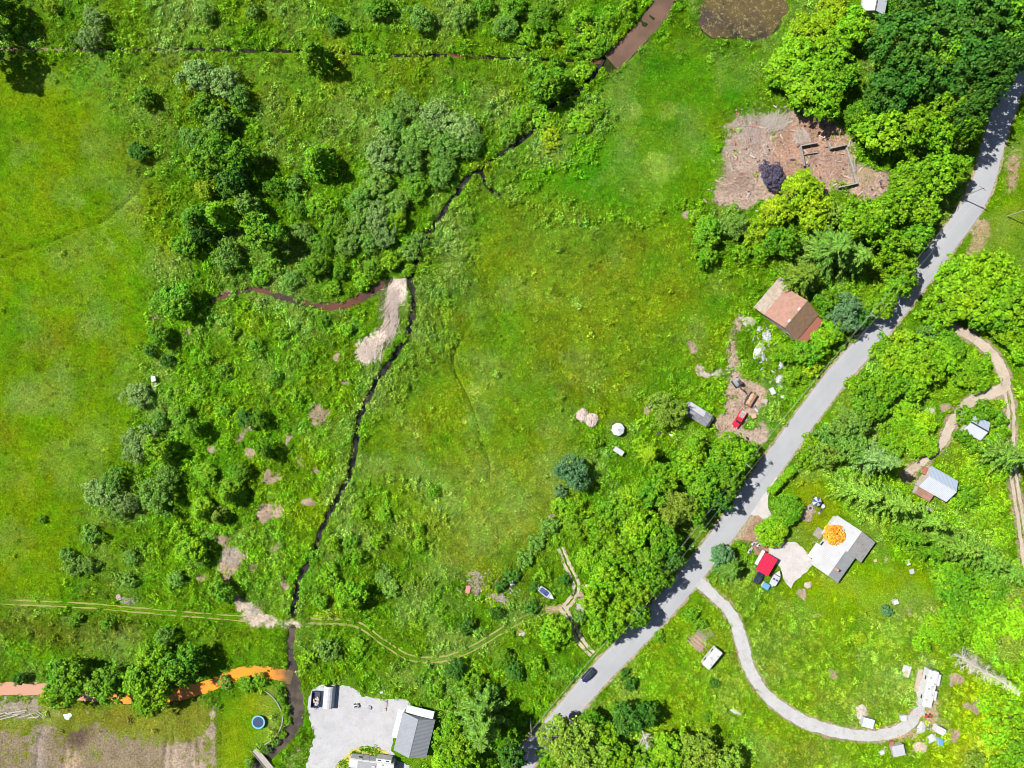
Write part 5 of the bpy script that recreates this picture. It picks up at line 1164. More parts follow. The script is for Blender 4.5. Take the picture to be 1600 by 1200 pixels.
def car(name, label, px, py, a, paint, L=4.5, W=1.84, bed=False, z=0.0, group=None):
    t = thing(name, label, 'pickup' if bed else 'car', site(px, py, 0.8, z), a, group)
    h = L / 2; w = W / 2
    MB().loft([rsec(-h, w * 0.78, 0.42, 0.80), rsec(-h + 0.12, w * 0.93, 0.32, 0.93), rsec(-h * 0.6, w, 0.30, 0.99), rsec(0, w, 0.30, 1.0), rsec(h * 0.5, w, 0.30, 0.96), rsec(h * 0.86, w * 0.94, 0.32, 0.86), rsec(h, w * 0.74, 0.42, 0.70)]).build('body', paint, t)
    if bed: x0, x1, x2, x3 = -0.55, -0.35, 0.55, 1.15
    else: x0, x1, x2, x3 = -h * 0.92, -h * 0.62, h * 0.12, h * 0.48
    zt = 1.72 if bed else 1.52
    wt = w * 0.70; wb = w * 0.88
    MB().loft([[(x0, -wb, 0.95), (x0, wb, 0.95), (x0 + 0.02, wb * 0.98, 0.99), (x0 + 0.02, -wb * 0.98, 0.99)], [(x1, -wb, 0.95), (x1, wb, 0.95), (x1, wt, zt - 0.03), (x1, -wt, zt - 0.03)],
               [(x2, -wb, 0.95), (x2, wb, 0.95), (x2, wt, zt), (x2, -wt, zt)], [(x3, -wb, 0.93), (x3, wb, 0.93), (x3 - 0.02, wb * 0.98, 0.97), (x3 - 0.02, -wb * 0.98, 0.97)]]).build('cabin', paint, t)
    e = 0.02
    MB().slab([(x2 + 0.06, -wt * 0.95, zt - 0.04 + e), (x3 - 0.05, -wb * 0.9, 1.01 + e), (x3 - 0.05, wb * 0.9, 1.01 + e), (x2 + 0.06, wt * 0.95, zt - 0.04 + e)], 0.03).build('windshield', M_GLASS, t)
    MB().slab([(x1 - 0.04, wt * 0.92, zt - 0.09 + e), (x0 + 0.1, wb * 0.86, 1.10 + e), (x0 + 0.1, -wb * 0.86, 1.10 + e), (x1 - 0.04, -wt * 0.92, zt - 0.09 + e)], 0.03).build('rear_window', M_GLASS, t)
    for s in (-1, 1):
        MB().add([(x0 + 0.25, s * (wb + 0.012), 1.02), (x3 - 0.25, s * (wb + 0.012), 1.02), (x2 + 0.02, s * (wt + 0.02), zt - 0.1), (x1 + 0.06, s * (wt + 0.02), zt - 0.12)], [(0, 1, 2, 3) if s < 0 else (3, 2, 1, 0)]).build('side_window', M_GLASS, t)
        MB().box((h - 0.17, s * w * 0.66, 0.74), (0.22, 0.34, 0.14)).build('headlight', M_LAMP, t)
        MB().box((-h + 0.06, s * w * 0.7, 0.82), (0.14, 0.26, 0.16)).build('taillight', M_TAIL, t)
        MB().box((x3 - 0.25, s * (w + 0.07), 1.02), (0.14, 0.2, 0.14)).build('mirror', paint, t)
    if not bed: MB().slab([(x1 + 0.1, -wt * 0.9, zt + 0.015), (x2 - 0.05, -wt * 0.9, zt + 0.03), (x2 - 0.05, wt * 0.9, zt + 0.03), (x1 + 0.1, wt * 0.9, zt + 0.015)], 0.03).build('sunroof', M_GLASS, t)
    else:
        MB().box((-1.6, 0, 1.01), (1.85, W * 0.76, 0.05)).build('bed_floor', M_LGREY, t)
        for s in (-1, 1): MB().box((-1.6, s * w * 0.86, 1.1), (2.0, 0.1, 0.3)).build('bed_side', paint, t)
        MB().box((-h + 0.1, 0, 1.08), (0.08, W * 0.8, 0.3)).build('tailgate', paint, t)
        b = MB()
        for k in range(6): b.lump((-1.9 + 0.5 * (k % 3), -0.35 + 0.6 * (k // 3), 1.02), (0.3, 0.3, 0.25), k)
        b.build('load', M_PALEWOOD, t)
    wheels(t, (-h * 0.62, h * 0.64), w)
    return t

car('passenger_car', 'dark navy car driving on the paved road', 919, 1055, ang(-111, 122), M_NAVY, 4.6, 1.9, z=0.11)
car('pickup_truck', 'red pickup truck parked on the bare junk yard', 1155, 655, ang(-16, 27), M_REDP, 5.3, 1.95, True)
car('passenger_car', 'dark car parked at the end of the red carport', 1186, 902, CAN, M_NAVY, 4.0, 1.75)

def hull(root, L, W, paint, inside, z0=0.35):
    ws = [0.82, 0.95, 1.0, 1.0, 0.92, 0.72, 0.4, 0.04]; n = len(ws); secs = []
    for i, k in enumerate(ws):
        x = -L / 2 + L * i / (n - 1); w = W / 2 * k; s = 0.25 * (i / (n - 1)) ** 2
        secs.append([(x, 0, z0 + s * 1.2), (x, -w * 0.8, z0 + 0.25 + s), (x, -w, z0 + 0.85 + s * 0.6), (x, w, z0 + 0.85 + s * 0.6), (x, w * 0.8, z0 + 0.25 + s)])
    MB().loft(secs).build('hull', paint, root, False)
    zt = z0 + 0.87
    MB().slab([(-L * 0.42, -W * 0.36, zt + 0.02), (L * 0.16, -W * 0.38, zt + 0.04), (L * 0.16, W * 0.38, zt + 0.04), (-L * 0.42, W * 0.36, zt + 0.02)], 0.05).build('cockpit', inside, root)
    for y in (-0.22, 0.22): MB().box((-L * 0.1, W * y, zt + 0.2), (0.5, 0.42, 0.36)).build('seat', M_NAVYC, root)
    MB().slab([(L * 0.17, -W * 0.38, zt + 0.42), (L * 0.22, -W * 0.36, zt + 0.06), (L * 0.22, W * 0.36, zt + 0.06), (L * 0.17, W * 0.38, zt + 0.42)], 0.03).build('windscreen', M_GLASS, root)
    MB().box((-L / 2 - 0.2, 0, zt + 0.05), (0.4, 0.36, 0.7)).build('outboard_motor', M_LGREY, root)
    for s in (-1, 1): MB().path([(-L * 0.45, s * W * 0.43, zt + 0.06), (L * 0.1, s * W * 0.49, zt + 0.1), (L * 0.38, s * W * 0.25, zt + 0.16)], 0.04).build('rail', M_TRIM, root)

t = thing('motorboat', 'open white motorboat stranded in the grass beside the dirt track', 'boat', site(854, 927, 1.0), ang(23, 17.5))
hull(t, 5.0, 1.9, M_WHITE, M_NAVYC)
MB().box((0, 0, 0.2), (3.2, 1.4, 0.3)).build('cradle', M_WOOD, t)
t = thing('motorboat', 'white boat parked beside the red carport', 'boat', site(1212, 903, 1.0), ang(12, -22))
hull(t, 4.4, 2.1, M_WHITE, M_TARP); MB().box((0, 0, 0.2), (2.8, 1.4, 0.3)).build('cradle', M_DARKM, t)

def rounded(x0, x1, w, z0, z1, r=0.3):
    sec = lambda x, k: [(x, -w * k, z0), (x, -w * k, z1 - r), (x, -w * k + r * 0.7, z1), (x, w * k - r * 0.7, z1), (x, w * k, z1 - r), (x, w * k, z0)]
    return MB().loft([sec(x0, 0.94), sec(x0 + r * 0.6, 1), sec(x1 - r * 0.6, 1), sec(x1, 0.94)])

def caravan(label, px, py, a, L, W, hgt, slides=(), vents=3, name='caravan', awning=False, base=0.45):
    t = thing(name, label, 'caravan', site(px, py, hgt), a)
    rounded(-L / 2, L / 2, W / 2, base, hgt).build('body', M_RVW, t)
    for k in range(vents):
        x = -L * 0.38 + L * 0.76 * (k + 0.5) / vents
        MB().box((x, 0.25 * W * (-1) ** k, hgt + 0.06), (0.4, 0.4, 0.12)).build('roof_vent', M_GREY, t)
    MB().box((L * 0.05, 0, hgt + 0.14), (0.85, 0.62, 0.26)).build('air_conditioner', M_LGREY, t)
    for s in (-1, 1):
        for x in (-L * 0.28, L * 0.25): win(t, (x, s * (W / 2 + 0.01), hgt * 0.62), 1.0, 0.6, 'y')
    door(t, (L * 0.02, -W / 2 - 0.02, base + 0.95), 0.75, 1.8, 'y', M_TRIM)
    win(t, (L / 2 + 0.0, 0, hgt * 0.65), W * 0.5, 0.6, 'x')
    wheels(t, (-0.4, 0.45), W / 2 - 0.05, 0.34)
    MB().path([(L / 2, -0.5, 0.5), (L / 2 + 1.0, 0, 0.5), (L / 2, 0.5, 0.5)], 0.05).build('hitch', M_DARKM, t)
    for (x, y, l, d) in slides: MB().box((x, y, base + 0.25 + (hgt - base) * 0.42), (l, d, (hgt - base) * 0.84)).build('slide_out', M_RVW, t)
    if awning: MB().slab([(-L * 0.3, -W / 2 - 1.5, hgt - 0.75), (L * 0.3, -W / 2 - 1.5, hgt - 0.75), (L * 0.3, -W / 2 - 0.02, hgt - 0.4), (-L * 0.3, -W / 2 - 0.02, hgt - 0.4)], 0.04).build('awning', M_TARP, t)
    return t
t = caravan('white box caravan parked in the grass beside the log pile', 1114, 1030, ang(-22, 27), 6.0, 2.5, 2.7)
MB().box((-0.4, 1.9, 0.25), (1.0, 0.8, 0.4)).build('step', M_TRIM, t)
t = caravan('large white motorhome at the end of the pale gravel driveway', 1455, 1077, ang(12, -55), 10.2, 2.7, 3.2, ((2.8, -1.75, 3.2, 0.7), (-1.6, -1.72, 2.6, 0.65)), 5, 'motorhome')
MB().box((0.8, 2.1, 0.25), (6.5, 1.3, 0.4)).build('side_deck', M_WOOD, t)
t = caravan('white and grey fifth wheel trailer cut off by the bottom edge', 580, 1197, ang(74, 10), 12.4, 2.6, 3.3, ((3.2, 1.75, 4.2, 0.9),), 3, 'camper_trailer')
MB().box((-1.2, 0, 3.33), (5.2, 1.9, 0.06)).build('roof_panel', M_GREY, t)
for x in (2.0, 4.3): MB().box((x, 1.75, 3.06), (0.9, 0.3, 0.08)).build('slide_out_vent', M_BLACK, t)
MB().path([(-2.6, 1.3, 3.3), (-2.6, 2.6, 2.6), (-0.8, 2.6, 2.6), (-0.8, 1.3, 3.3)], 0.06).build('rack', M_DARKM, t)

# flatbed trailer behind the pickup
t = thing('utility_trailer', 'dark open utility trailer with a brown load behind the red pickup', 'trailer', site(1173, 624, 0.9), ang(-13, 22))
MB().box((0, 0, 0.6), (3.9, 2.0, 0.1)).build('deck', M_RUSTSTEEL, t)
for s in (-1, 1):
    MB().box((0, s * 1.0, 0.9), (3.9, 0.08, 0.55)).build('side_panel', M_DARKM, t); MB().box((s * 1.95, 0, 0.88), (0.08, 2.0, 0.5)).build('end_panel', M_DARKM, t)
    MB().box((0.1, s * 1.16, 0.72), (1.7, 0.26, 0.06)).build('mudguard', M_DARKM, t)
wheels(t, (-0.35, 0.5), 1.26, 0.32)
MB().path([(1.95, -0.7, 0.5), (3.0, 0, 0.5), (1.95, 0.7, 0.5)], 0.05).build('drawbar', M_DARKM, t)
b = MB()
for k in range(9): b.lump((-1.4 + 0.34 * k, R.uniform(-0.5, 0.5), 0.63), (0.5, 0.45, 0.28), k)
b.build('load', M_CARDB, t)

# mini excavator
t = thing('excavator', 'small dark excavator with its arm folded beside the trailer', 'excavator', site(1152, 598, 1.0), ang(10, 14))
for s in (-1, 1):
    o = MB().loft([[(x, s * 0.85 - 0.2, z0), (x, s * 0.85 + 0.2, z0), (x, s * 0.85 + 0.2, z1), (x, s * 0.85 - 0.2, z1)] for x, z0, z1 in ((-1.25, 0.25, 0.45), (-1.0, 0.02, 0.62), (1.0, 0.02, 0.62), (1.25, 0.25, 0.45))]).build('track', M_BLACK, t)
MB().box((0, 0, 0.55), (1.5, 1.1, 0.3)).build('undercarriage', M_DARKM, t)
MB().loft([rsec(-1.2, 0.7, 0.75, 1.45), rsec(-0.9, 0.9, 0.72, 1.6), rsec(0.3, 0.9, 0.72, 1.5), rsec(0.9, 0.75, 0.72, 1.2)]).build('body', M_GREY, t)
o = MB().box((0.15, 0.42, 1.75), (1.2, 0.8, 1.4)).build('cab', M_DARKM, t); MB().box((0.17, 0.42, 1.95), (1.24, 0.84, 0.7)).build('cab_window', M_GLASS, o)
MB().path([(0.8, -0.2, 1.1), (1.9, -0.4, 2.3), (2.9, -0.2, 2.2)], 0.14, 6).build('boom', M_DARKM, t)
MB().path([(2.9, -0.2, 2.2), (3.2, 0.2, 1.3), (2.8, 0.6, 0.6)], 0.11, 6).build('arm', M_DARKM, t)
MB().box((2.6, 0.75, 0.35), (0.5, 0.7, 0.5), 0.4).build('bucket', M_RUSTSTEEL, t)

# trailer and tarp shelter on the lot
t = thing('dump_trailer', 'dark open dump trailer filled with scrap on the gravel lot', 'trailer', site(493, 1093, 1.2), ang(2, -24))
MB().box((0, 0, 0.65), (4.3, 2.2, 0.12)).build('floor', M_DARKM, t)
for s in (-1, 1): MB().box((0, s * 1.1, 1.1), (4.3, 0.08, 0.9)).build('side_panel', M_NAVYC, t); MB().box((s * 2.15, 0, 1.1), (0.08, 2.28, 0.9)).build('end_panel', M_NAVYC, t)
wheels(t, (-0.45, 0.45), 1.32, 0.36)
b = MB()
for k in range(16): b.box((R.uniform(-1.9, 0.8), R.uniform(-0.9, 0.5), R.uniform(0.8, 1.2)), (R.uniform(0.3, 0.9), R.uniform(0.15, 0.5), R.uniform(0.1, 0.3)), R.uniform(0, 3))
b.build('scrap', M_WHITER, t)
MB().path([(-2.15, -0.6, 0.5), (-3.2, 0, 0.5), (-2.15, 0.6, 0.5)], 0.05).build('drawbar', M_DARKM, t)
t = thing('tarp_shelter', 'white ribbed tarp shelter beside the dump trailer', 'shelter', site(512, 1091, 2.3), ang(3, -36))
sec = lambda x: [(x, 1.5 * cos(pi * k / 8) * (1.0 if 0 < k < 8 else 1.0), 1.1 + 1.2 * sin(pi * k / 8)) for k in range(9)]
vs = []; fs = []
for i in range(9):
    vs += [(x, y, z + (0.05 if i % 2 else 0)) for x, y, z in sec(-3.1 + 6.2 * i / 8)]
for i in range(8):
    for k in range(8): fs.append((i * 9 + k, i * 9 + k + 1, i * 9 + k + 10, i * 9 + k + 9))
MB().add(vs, fs).build('cover', M_TARP, t)
for s in (-1, 1): MB().box((0, s * 1.48, 0.55), (6.2, 0.04, 1.12)).build('side_sheet', mat('pale_blue_sheet', (0.36, 0.50, 0.58), 0.5), t)
for i in range(4):
    for s in (-1, 1): MB().tube((-3.0 + 2 * i, s * 1.52, 0), (-3.0 + 2 * i, s * 1.52, 1.15), 0.04).build('post', M_LGREY, t)

# ------------------------------------------------------------------ garden things
t = thing('trampoline', 'round blue rimmed trampoline on the round lawn', 'trampoline', site(403.5, 1128.5, 0.9))
ring = [(1.68 * cos(2 * pi * k / 24), 1.68 * sin(2 * pi * k / 24), 0.9) for k in range(25)]
MB().prism([(1.55 * cos(2 * pi * k / 28), 1.55 * sin(2 * pi * k / 28)) for k in range(28)], 0.88, 0.9).build('jumping_mat', M_TMAT, t)
v = []; f = []
for k in range(28):
    for r in (1.5, 1.88): v.append((r * cos(2 * pi * k / 28), r * sin(2 * pi * k / 28), 0.95))
for k in range(28): f.append((2 * k, 2 * k + 1, (2 * k + 3) % 56, (2 * k + 2) % 56))
MB().add(v, f).build('safety_pad', M_TEAL, t); MB().path(ring, 0.04).build('frame', M_LGREY, t)
for k in range(6):
    a = k * pi / 3; MB().path([(1.68 * cos(a - 0.25), 1.68 * sin(a - 0.25), 0.88), (1.7 * cos(a - 0.25), 1.7 * sin(a - 0.25), 0), (1.7 * cos(a + 0.25), 1.7 * sin(a + 0.25), 0), (1.68 * cos(a + 0.25), 1.68 * sin(a + 0.25), 0.88)], 0.03).build('leg', M_LGREY, t)

t = thing('footbridge', 'wooden plank footbridge over the murky creek at the bottom edge', 'bridge', site(412, 1186), ang(24, 29))
for k in range(32): MB().box((-3.6 + 0.25 * k, R.uniform(-0.03, 0.03), 0.32), (0.235, 1.7, 0.06)).build('plank', M_PALEWOOD, t)
for s in (-1, 1):
    MB().box((0.3, s * 0.7, 0.18), (8.2, 0.2, 0.2)).build('beam', M_WOOD, t); MB().box((-0.4, s * 0.95, 0.48), (8.0, 0.1, 0.3)).build('kerb_board', M_PALEWOOD, t)
EDGE = catmull([(413, 1078), (424, 1086), (434, 1098), (441, 1115), (441, 1130), (434, 1146), (424, 1156), (410, 1166), (403, 1171)], 4)
t = thing('garden_edging', 'curved board edging between the round lawn and the creek', 'edging', site(430, 1125))
for a, b in zip(EDGE[:-1], EDGE[1:]):
    pa, pb = np.array(P(*a)[:2]), np.array(P(*b)[:2]); c = (pa + pb) / 2 - np.array(site(430, 1125)[:2]); d = pb - pa
    MB().box((c[0], c[1], 0.1), (np.linalg.norm(d) + 0.03, 0.22, 0.5), atan2(d[1], d[0])).build('board', M_PALEWOOD, t)
t = thing('wire_fence', 'wire fence with wooden posts left of the round lawn', 'fence', site(341, 1140))
for k in range(11): MB().tube((0.1 * sin(k), 9.0 - 2.1 * k, -0.3), (0.1 * sin(k) + 0.03, 9.0 - 2.1 * k, 1.25), 0.06, 0.05, 6).build('post', M_WOOD, t)
for z in (0.4, 0.8, 1.15): MB().path([(0.1 * sin(k), 9.0 - 2.1 * k, z) for k in range(11)], 0.012, 4).build('wire', M_DARKM, t)

t = thing('gazebo', 'octagonal grey white gazebo roof standing in the meadow', 'gazebo', site(966, 671, 2.5))
for k in range(8):
    a0 = k * pi / 4 + 0.2; a1 = a0 + pi / 4
    MB().slab([(1.85 * cos(a0), 1.85 * sin(a0), 2.1), (1.85 * cos(a1), 1.85 * sin(a1), 2.1), (0.15 * cos(a1), 0.15 * sin(a1), 2.8), (0.15 * cos(a0), 0.15 * sin(a0), 2.8)], 0.05).build('roof_panel', mat('pale_grey_canopy', (0.40, 0.41, 0.44), 0.7, (0.31, 0.32, 0.35), 2.5, 0.8), t)
    MB().tube((1.7 * cos(a0), 1.7 * sin(a0), -0.1), (1.7 * cos(a0), 1.7 * sin(a0), 2.1), 0.06).build('post', M_TRIM, t)
MB().tube((0, 0, 2.74), (0, 0, 3.1), 0.2, 0.1, 8).build('finial', M_GREY, t)
t = thing('box_trailer', 'small grey box trailer in the meadow below the gazebo', 'trailer', site(967, 705, 1.4), ang(15, 10))
rounded(-1.45, 1.45, 0.75, 0.35, 1.5, 0.12).build('body', M_LGREY, t); wheels(t, (0.0,), 0.92, 0.3, 0.16); MB().path([(1.45, -0.3, 0.4), (2.2, 0, 0.4), (1.45, 0.3, 0.4)], 0.04).build('hitch', M_DARKM, t)
door(t, (-1.45, 0, 0.9), 0.9, 0.9, 'x', M_GREY)
t = thing('satellite_dish', 'white oval dish leaning in the grass by the olive tree', 'dish', site(1013, 634, 0.6), 0.45)
v = []; f = []
for j in range(5):
    for k in range(16): r = j / 4; v.append((1.05 * r * cos(k * pi / 8), 0.68 * r * sin(k * pi / 8), 0.35 + 0.35 * r * r + 0.1 * r * sin(k * pi / 8)))
for j in range(4):
    for k in range(16): f.append((j * 16 + k, j * 16 + (k + 1) % 16, j * 16 + 16 + (k + 1) % 16, j * 16 + 16 + k))
MB().add(v, f).build('reflector', M_WHITE, t); MB().tube((0, 0, -0.2), (0, 0, 0.36), 0.07).build('mount', M_LGREY, t); MB().tube((0, 0, 0.4), (0.2, 0, 0.95), 0.04).build('feed_arm', M_GREY, t)

t = thing('parasol', 'white and navy striped garden parasol on the lawn by the fire pit', 'parasol', site(1277, 784, 2.3))
for k in range(8):
    a0 = k * pi / 4; a1 = a0 + pi / 4
    MB().slab([(0, 0, 2.6), (1.35 * cos(a0), 1.35 * sin(a0), 2.1), (1.35 * cos(a1), 1.35 * sin(a1), 2.1)], 0.03).build('panel', (M_TARP, M_NAVYC)[k % 2], t)
MB().tube((0, 0, -0.1), (0, 0, 2.7), 0.035).build('pole', M_LGREY, t); MB().tube((0, 0, 0), (0, 0, 0.12), 0.3, 0.26, 12).build('base', M_CONC, t)
t = thing('garden_table', 'round garden table next to the striped parasol', 'table', site(1286, 791, 0.7))
MB().prism([(0.6 * cos(k * pi / 8), 0.6 * sin(k * pi / 8)) for k in range(16)], 0.7, 0.74).build('table_top', M_TRIM, t)
for k in range(4): MB().tube((0.4 * cos(k * pi / 2), 0.4 * sin(k * pi / 2), 0), (0.35 * cos(k * pi / 2), 0.35 * sin(k * pi / 2), 0.7), 0.03).build('leg', M_TRIM, t)
def chair(px, py, a, m, label):
    t = thing('garden_chair', label, 'chair', site(px, py, 0.4), a, 'garden chairs')
    MB().box((0, 0, 0.42), (0.55, 0.55, 0.06)).build('seat', m, t); MB().box((-0.27, 0, 0.75), (0.06, 0.55, 0.6)).build('backrest', m, t)
    for x in (-0.23, 0.23):
        for y in (-0.23, 0.23): MB().tube((x, y, 0), (x, y, 0.4), 0.025).build('leg', M_LGREY, t)
chair(1271, 777, 2.5, M_DARKM, 'dark garden chair left of the striped parasol'); chair(1283, 797, 1.2, M_DARKM, 'dark garden chair below the striped parasol'); chair(1280, 802, 0.3, M_TRIM, 'white garden chair near the fire pit')
t = thing('fire_pit', 'round stone fire pit on a bare patch of the lawn', 'fire pit', site(1266, 794))
for k in range(12): MB().lump((0.62 * cos(k * pi / 6), 0.62 * sin(k * pi / 6), 0.0), (0.2, 0.2, 0.28), k).build('stone', M_STONE, t)
MB().lump((0, 0, 0), (0.45, 0.45, 0.1), 3).build('ash', M_DARKM, t)

# the ruined foundation in the clearing
t = thing('concrete_foundation', 'ruined concrete house foundation walls in the bare clearing', 'foundation', site(1290, 255))
o0 = np.array(site(1290, 255)[:2])
for (a, b, w, hh) in [((1249, 230), (1275, 225), 0.35, 0.9), ((1249, 230), (1255, 261), 0.3, 0.8), ((1252, 243), (1276, 239), 0.25, 0.5), ((1292, 222), (1296, 234), 0.4, 0.7), ((1295, 234), (1320, 228.5), 0.35, 1.0), ((1320, 228), (1333, 270), 0.45, 0.5), ((1331, 266), (1337, 288), 0.6, 0.6), ((1337, 288), (1308, 294.5), 0.35, 0.9), ((1333, 250), (1334, 270), 0.3, 0.6)]:
    pa, pb = np.array(P(*a)[:2]), np.array(P(*b)[:2]); c = (pa + pb) / 2 - o0; d = pb - pa
    MB().box((c[0], c[1], hh * 0.75 - 0.1), (np.linalg.norm(d) - 0.02, w, hh * 1.5 + 0.2), atan2(d[1], d[0])).build('wall', M_CONC, t)

# ------------------------------------------------------------------ logs, timber, brush
for k in range(26):
    u = k / 25; lay = k % 3
    off = np.array((-13, 12)) + np.array((26, -24)) * u
    x, y = 1090 + off[0] * 0.55 + R.uniform(-3, 3), 1004 + off[1] * 0.55 + R.uniform(-3, 3)
    L = R.uniform(3.6, 5.6); a = ang(30, 27) + R.uniform(-0.1, 0.1); c = site(x, y); zz = 0.14 + 0.22 * lay
    mb = MB().tube((-L / 2, 0, 0), (L / 2, 0, R.uniform(-0.05, 0.05)), R.uniform(0.13, 0.19), R.uniform(0.09, 0.14), 8)
    o = mb.build('log', M_LOG); o.location = (c[0], c[1], zz); o.rotation_euler = (0, 0, a)
    tag(o, 'reddish brown log in the log pile beside the white caravan', 'log', 'logs in the pile by the caravan')
for a, b in [((0, 1119.5), (20, 1114)), ((9, 1114.5), (43, 1108.5)), ((21, 1116), (34, 1114)), ((55, 1112), (69, 1122)), ((59.5, 1110.5), (71, 1119.5)), ((2, 1123), (30, 1116)), ((24, 1118), (40, 1112)), ((40, 1118), (56, 1113)), ((45, 1121), (62, 1119)), ((-8, 1117), (12, 1112)), ((30, 1121), (48, 1116)), ((50, 1116), (60, 1123))]:
    pa, pb = np.array(P(*a)[:2]), np.array(P(*b)[:2]); c = (pa + pb) / 2; d = pb - pa
    o = MB().box((0, 0, 0), (np.linalg.norm(d), R.uniform(0.18, 0.32), 0.2)).box((np.linalg.norm(d) * 0.3, 0, 0.12), (0.3, 0.2, 0.06)).build('timber_beam', M_PALEWOOD)
    o.location = (c[0], c[1], 0.15 + R.uniform(0, 0.35)); o.rotation_euler = (0, R.uniform(-0.03, 0.03), atan2(d[1], d[0]))
    tag(o, 'grey weathered timber beam in the heap at the lower left edge', 'timber', 'timbers at the lower left edge')

def brush(label, px, py, rx, ry, n, L, m, a0=None, h=0.5, seed=1, name='brush_pile'):
    g = random.Random(seed); mb = MB(); c = site(px, py)
    for k in range(n):
        r = math.sqrt(g.random()); t_ = g.uniform(0, 6.28); x, y = rx * S * r * cos(t_), ry * S * r * sin(t_)
        a = g.uniform(0, 6.28) if a0 is None else a0 + g.gauss(0, 0.45); l = L * g.uniform(0.4, 1.1); z = g.uniform(0.05, h) * (1.2 - r)
        mb.tube((x - cos(a) * l / 2, y - sin(a) * l / 2, z + g.uniform(-0.1, 0.15)), (x + cos(a) * l / 2, y + sin(a) * l / 2, z + g.uniform(-0.1, 0.15)), g.uniform(0.03, 0.075), g.uniform(0.02, 0.04), 4)
    o = mb.build(name, m); o.location = (c[0], c[1], max(0, gz(px, py)))
    return tag(o, label, 'brush pile', kind='stuff')
brush('heap of grey branches at the top of the bare clearing', 1212, 190, 20, 14, 170, 4.0, M_DEADWOOD, ang(30, -24), 0.9, 1)
brush('scattered pale sticks on the upper left of the clearing', 1170, 195, 26, 22, 90, 2.6, M_WHITER, None, 0.5, 2)
brush('pinkish splintered boards in the left of the clearing', 1175, 215, 14, 12, 120, 2.0, M_PINKR, ang(10, -16), 0.5, 3)
brush('splintered boards beside the ruined foundation', 1252, 214, 12, 11, 130, 2.2, M_WHITER, ang(10, 14), 0.6, 4)
brush('broken wood inside the ruined foundation', 1268, 248, 14, 12, 110, 2.0, M_LOG, None, 0.4, 5)
brush('scattered wood scraps over the clearing floor', 1300, 262, 34, 30, 200, 1.6, M_PINKR, None, 0.25, 6)
brush('scattered sticks on the lower left clearing', 1150, 290, 34, 22, 130, 2.4, M_LOG, ang(30, -12), 0.2, 7)
brush('straw coloured stalk heap right of the foundation', 1352, 275, 14, 12, 140, 2.0, mat('straw', (0.32, 0.25, 0.14), 0.9), None, 0.5, 8)
brush('long rake of pale dredged stalks on the spoil bank', 612, 490, 11, 46, 260, 4.5, mat('dry_reed', (0.54, 0.45, 0.38), 0.9), ang(12, -34), 0.8, 9)
brush('dark brown sticks in the gaps between the spoil bank stalks', 604, 500, 14, 56, 90, 4.0, mat('dark_gap_sticks', (0.16, 0.115, 0.09), 0.9), ang(12, -34), 0.95, 21)  # dark coloured sticks added to make the gaps between the pale stalks darker
brush('pale dredged stalks at the foot of the spoil bank', 580, 550, 22, 18, 190, 3.5, mat('dry_reed', (0.44, 0.36, 0.30), 0.9), ang(12, -34), 0.6, 10)
brush('dry twigs on the bare patch left of the creek', 362, 868, 18, 14, 140, 2.0, M_DEADWOOD, None, 0.4, 11)
brush('dry twigs by the left creek brush', 497, 650, 14, 16, 90, 1.8, mat('straw', (0.5, 0.4, 0.24), 0.9), None, 0.3, 12)
brush('pale twigs near the culvert crossing', 396, 950, 12, 10, 70, 1.6, M_DEADWOOD, None, 0.3, 13)
brush('grey twigs beside the left track', 202, 938, 12, 6, 80, 1.6, M_DEADWOOD, None, 0.4, 14)
brush('pinkish rubbish strewn above the winding track', 742, 908, 13, 17, 150, 1.4, M_PINKR, None, 0.35, 15)
brush('pinkish grey boards strewn left of the boat', 776, 936, 15, 10, 150, 1.4, M_PINKR, None, 0.35, 16)
brush('dark junk strewn between the rubbish heaps', 795, 908, 14, 14, 120, 1.4, M_DARKM, None, 0.45, 17)
brush('loose boards at the top of the log pile', 1100, 990, 14, 8, 60, 2.2, M_PALEWOOD, ang(30, 26), 0.3, 18)
brush('dry stalk heap in the grass inside the sandy drive', 1452, 645, 9, 7, 90, 1.6, M_DEADWOOD, None, 0.4, 19)

# bare standing trees
def dead_tree(label, px, py, h, seed, conif=True, reach=1.0, z=None):
    g = random.Random(seed); x, y, _ = P(px, py); t = thing('dead_tree', label, 'tree', (x, y, 0))
    mb = MB(); n = 8; pts = [(g.uniform(-0.15, 0.15) * k / 3, g.uniform(-0.15, 0.15) * k / 3, h * k / n) for k in range(n + 1)]
    for k in range(n): mb.tube(pts[k], pts[k + 1], 0.26 * (1 - k / n) + 0.05, 0.26 * (1 - (k + 1) / n) + 0.04, 7)
    mb.build('trunk', M_DEADWOOD, t)
    m2 = MB()
    for k in range(230 if conif else 40):
        u = g.uniform(0.06 if conif else 0.3, 0.97); a = g.uniform(0, 6.28); L = (reach * (1 - u) ** 0.7 + 0.35) * g.uniform(0.6, 1.1); b = (pts[int(u * n)][0], pts[int(u * n)][1], h * u)
        e = (b[0] + cos(a) * L, b[1] + sin(a) * L, b[2] + (-0.15 if conif else 0.7) * L)
        m2.tube(b, e, 0.05 if conif else 0.09, 0.018, 4)
        for q in range(3):
            s = g.uniform(0.4, 0.95); c = tuple(b[i] + (e[i] - b[i]) * s for i in range(3)); aa = a + g.uniform(-1, 1); l2 = L * 0.35
            m2.tube(c, (c[0] + cos(aa) * l2, c[1] + sin(aa) * l2, c[2] + g.uniform(-0.2, 0.3)), 0.025, 0.01, 3)
    m2.build('branches', M_DEADWOOD, t)
dead_tree('tall pale dead conifer at the lower right edge', 1494, 1022, 25, 3, True, 3.2)
dead_tree('bare grey snag among the dark trees at the bottom', 1003, 1140, 9, 5, False, 3.0)
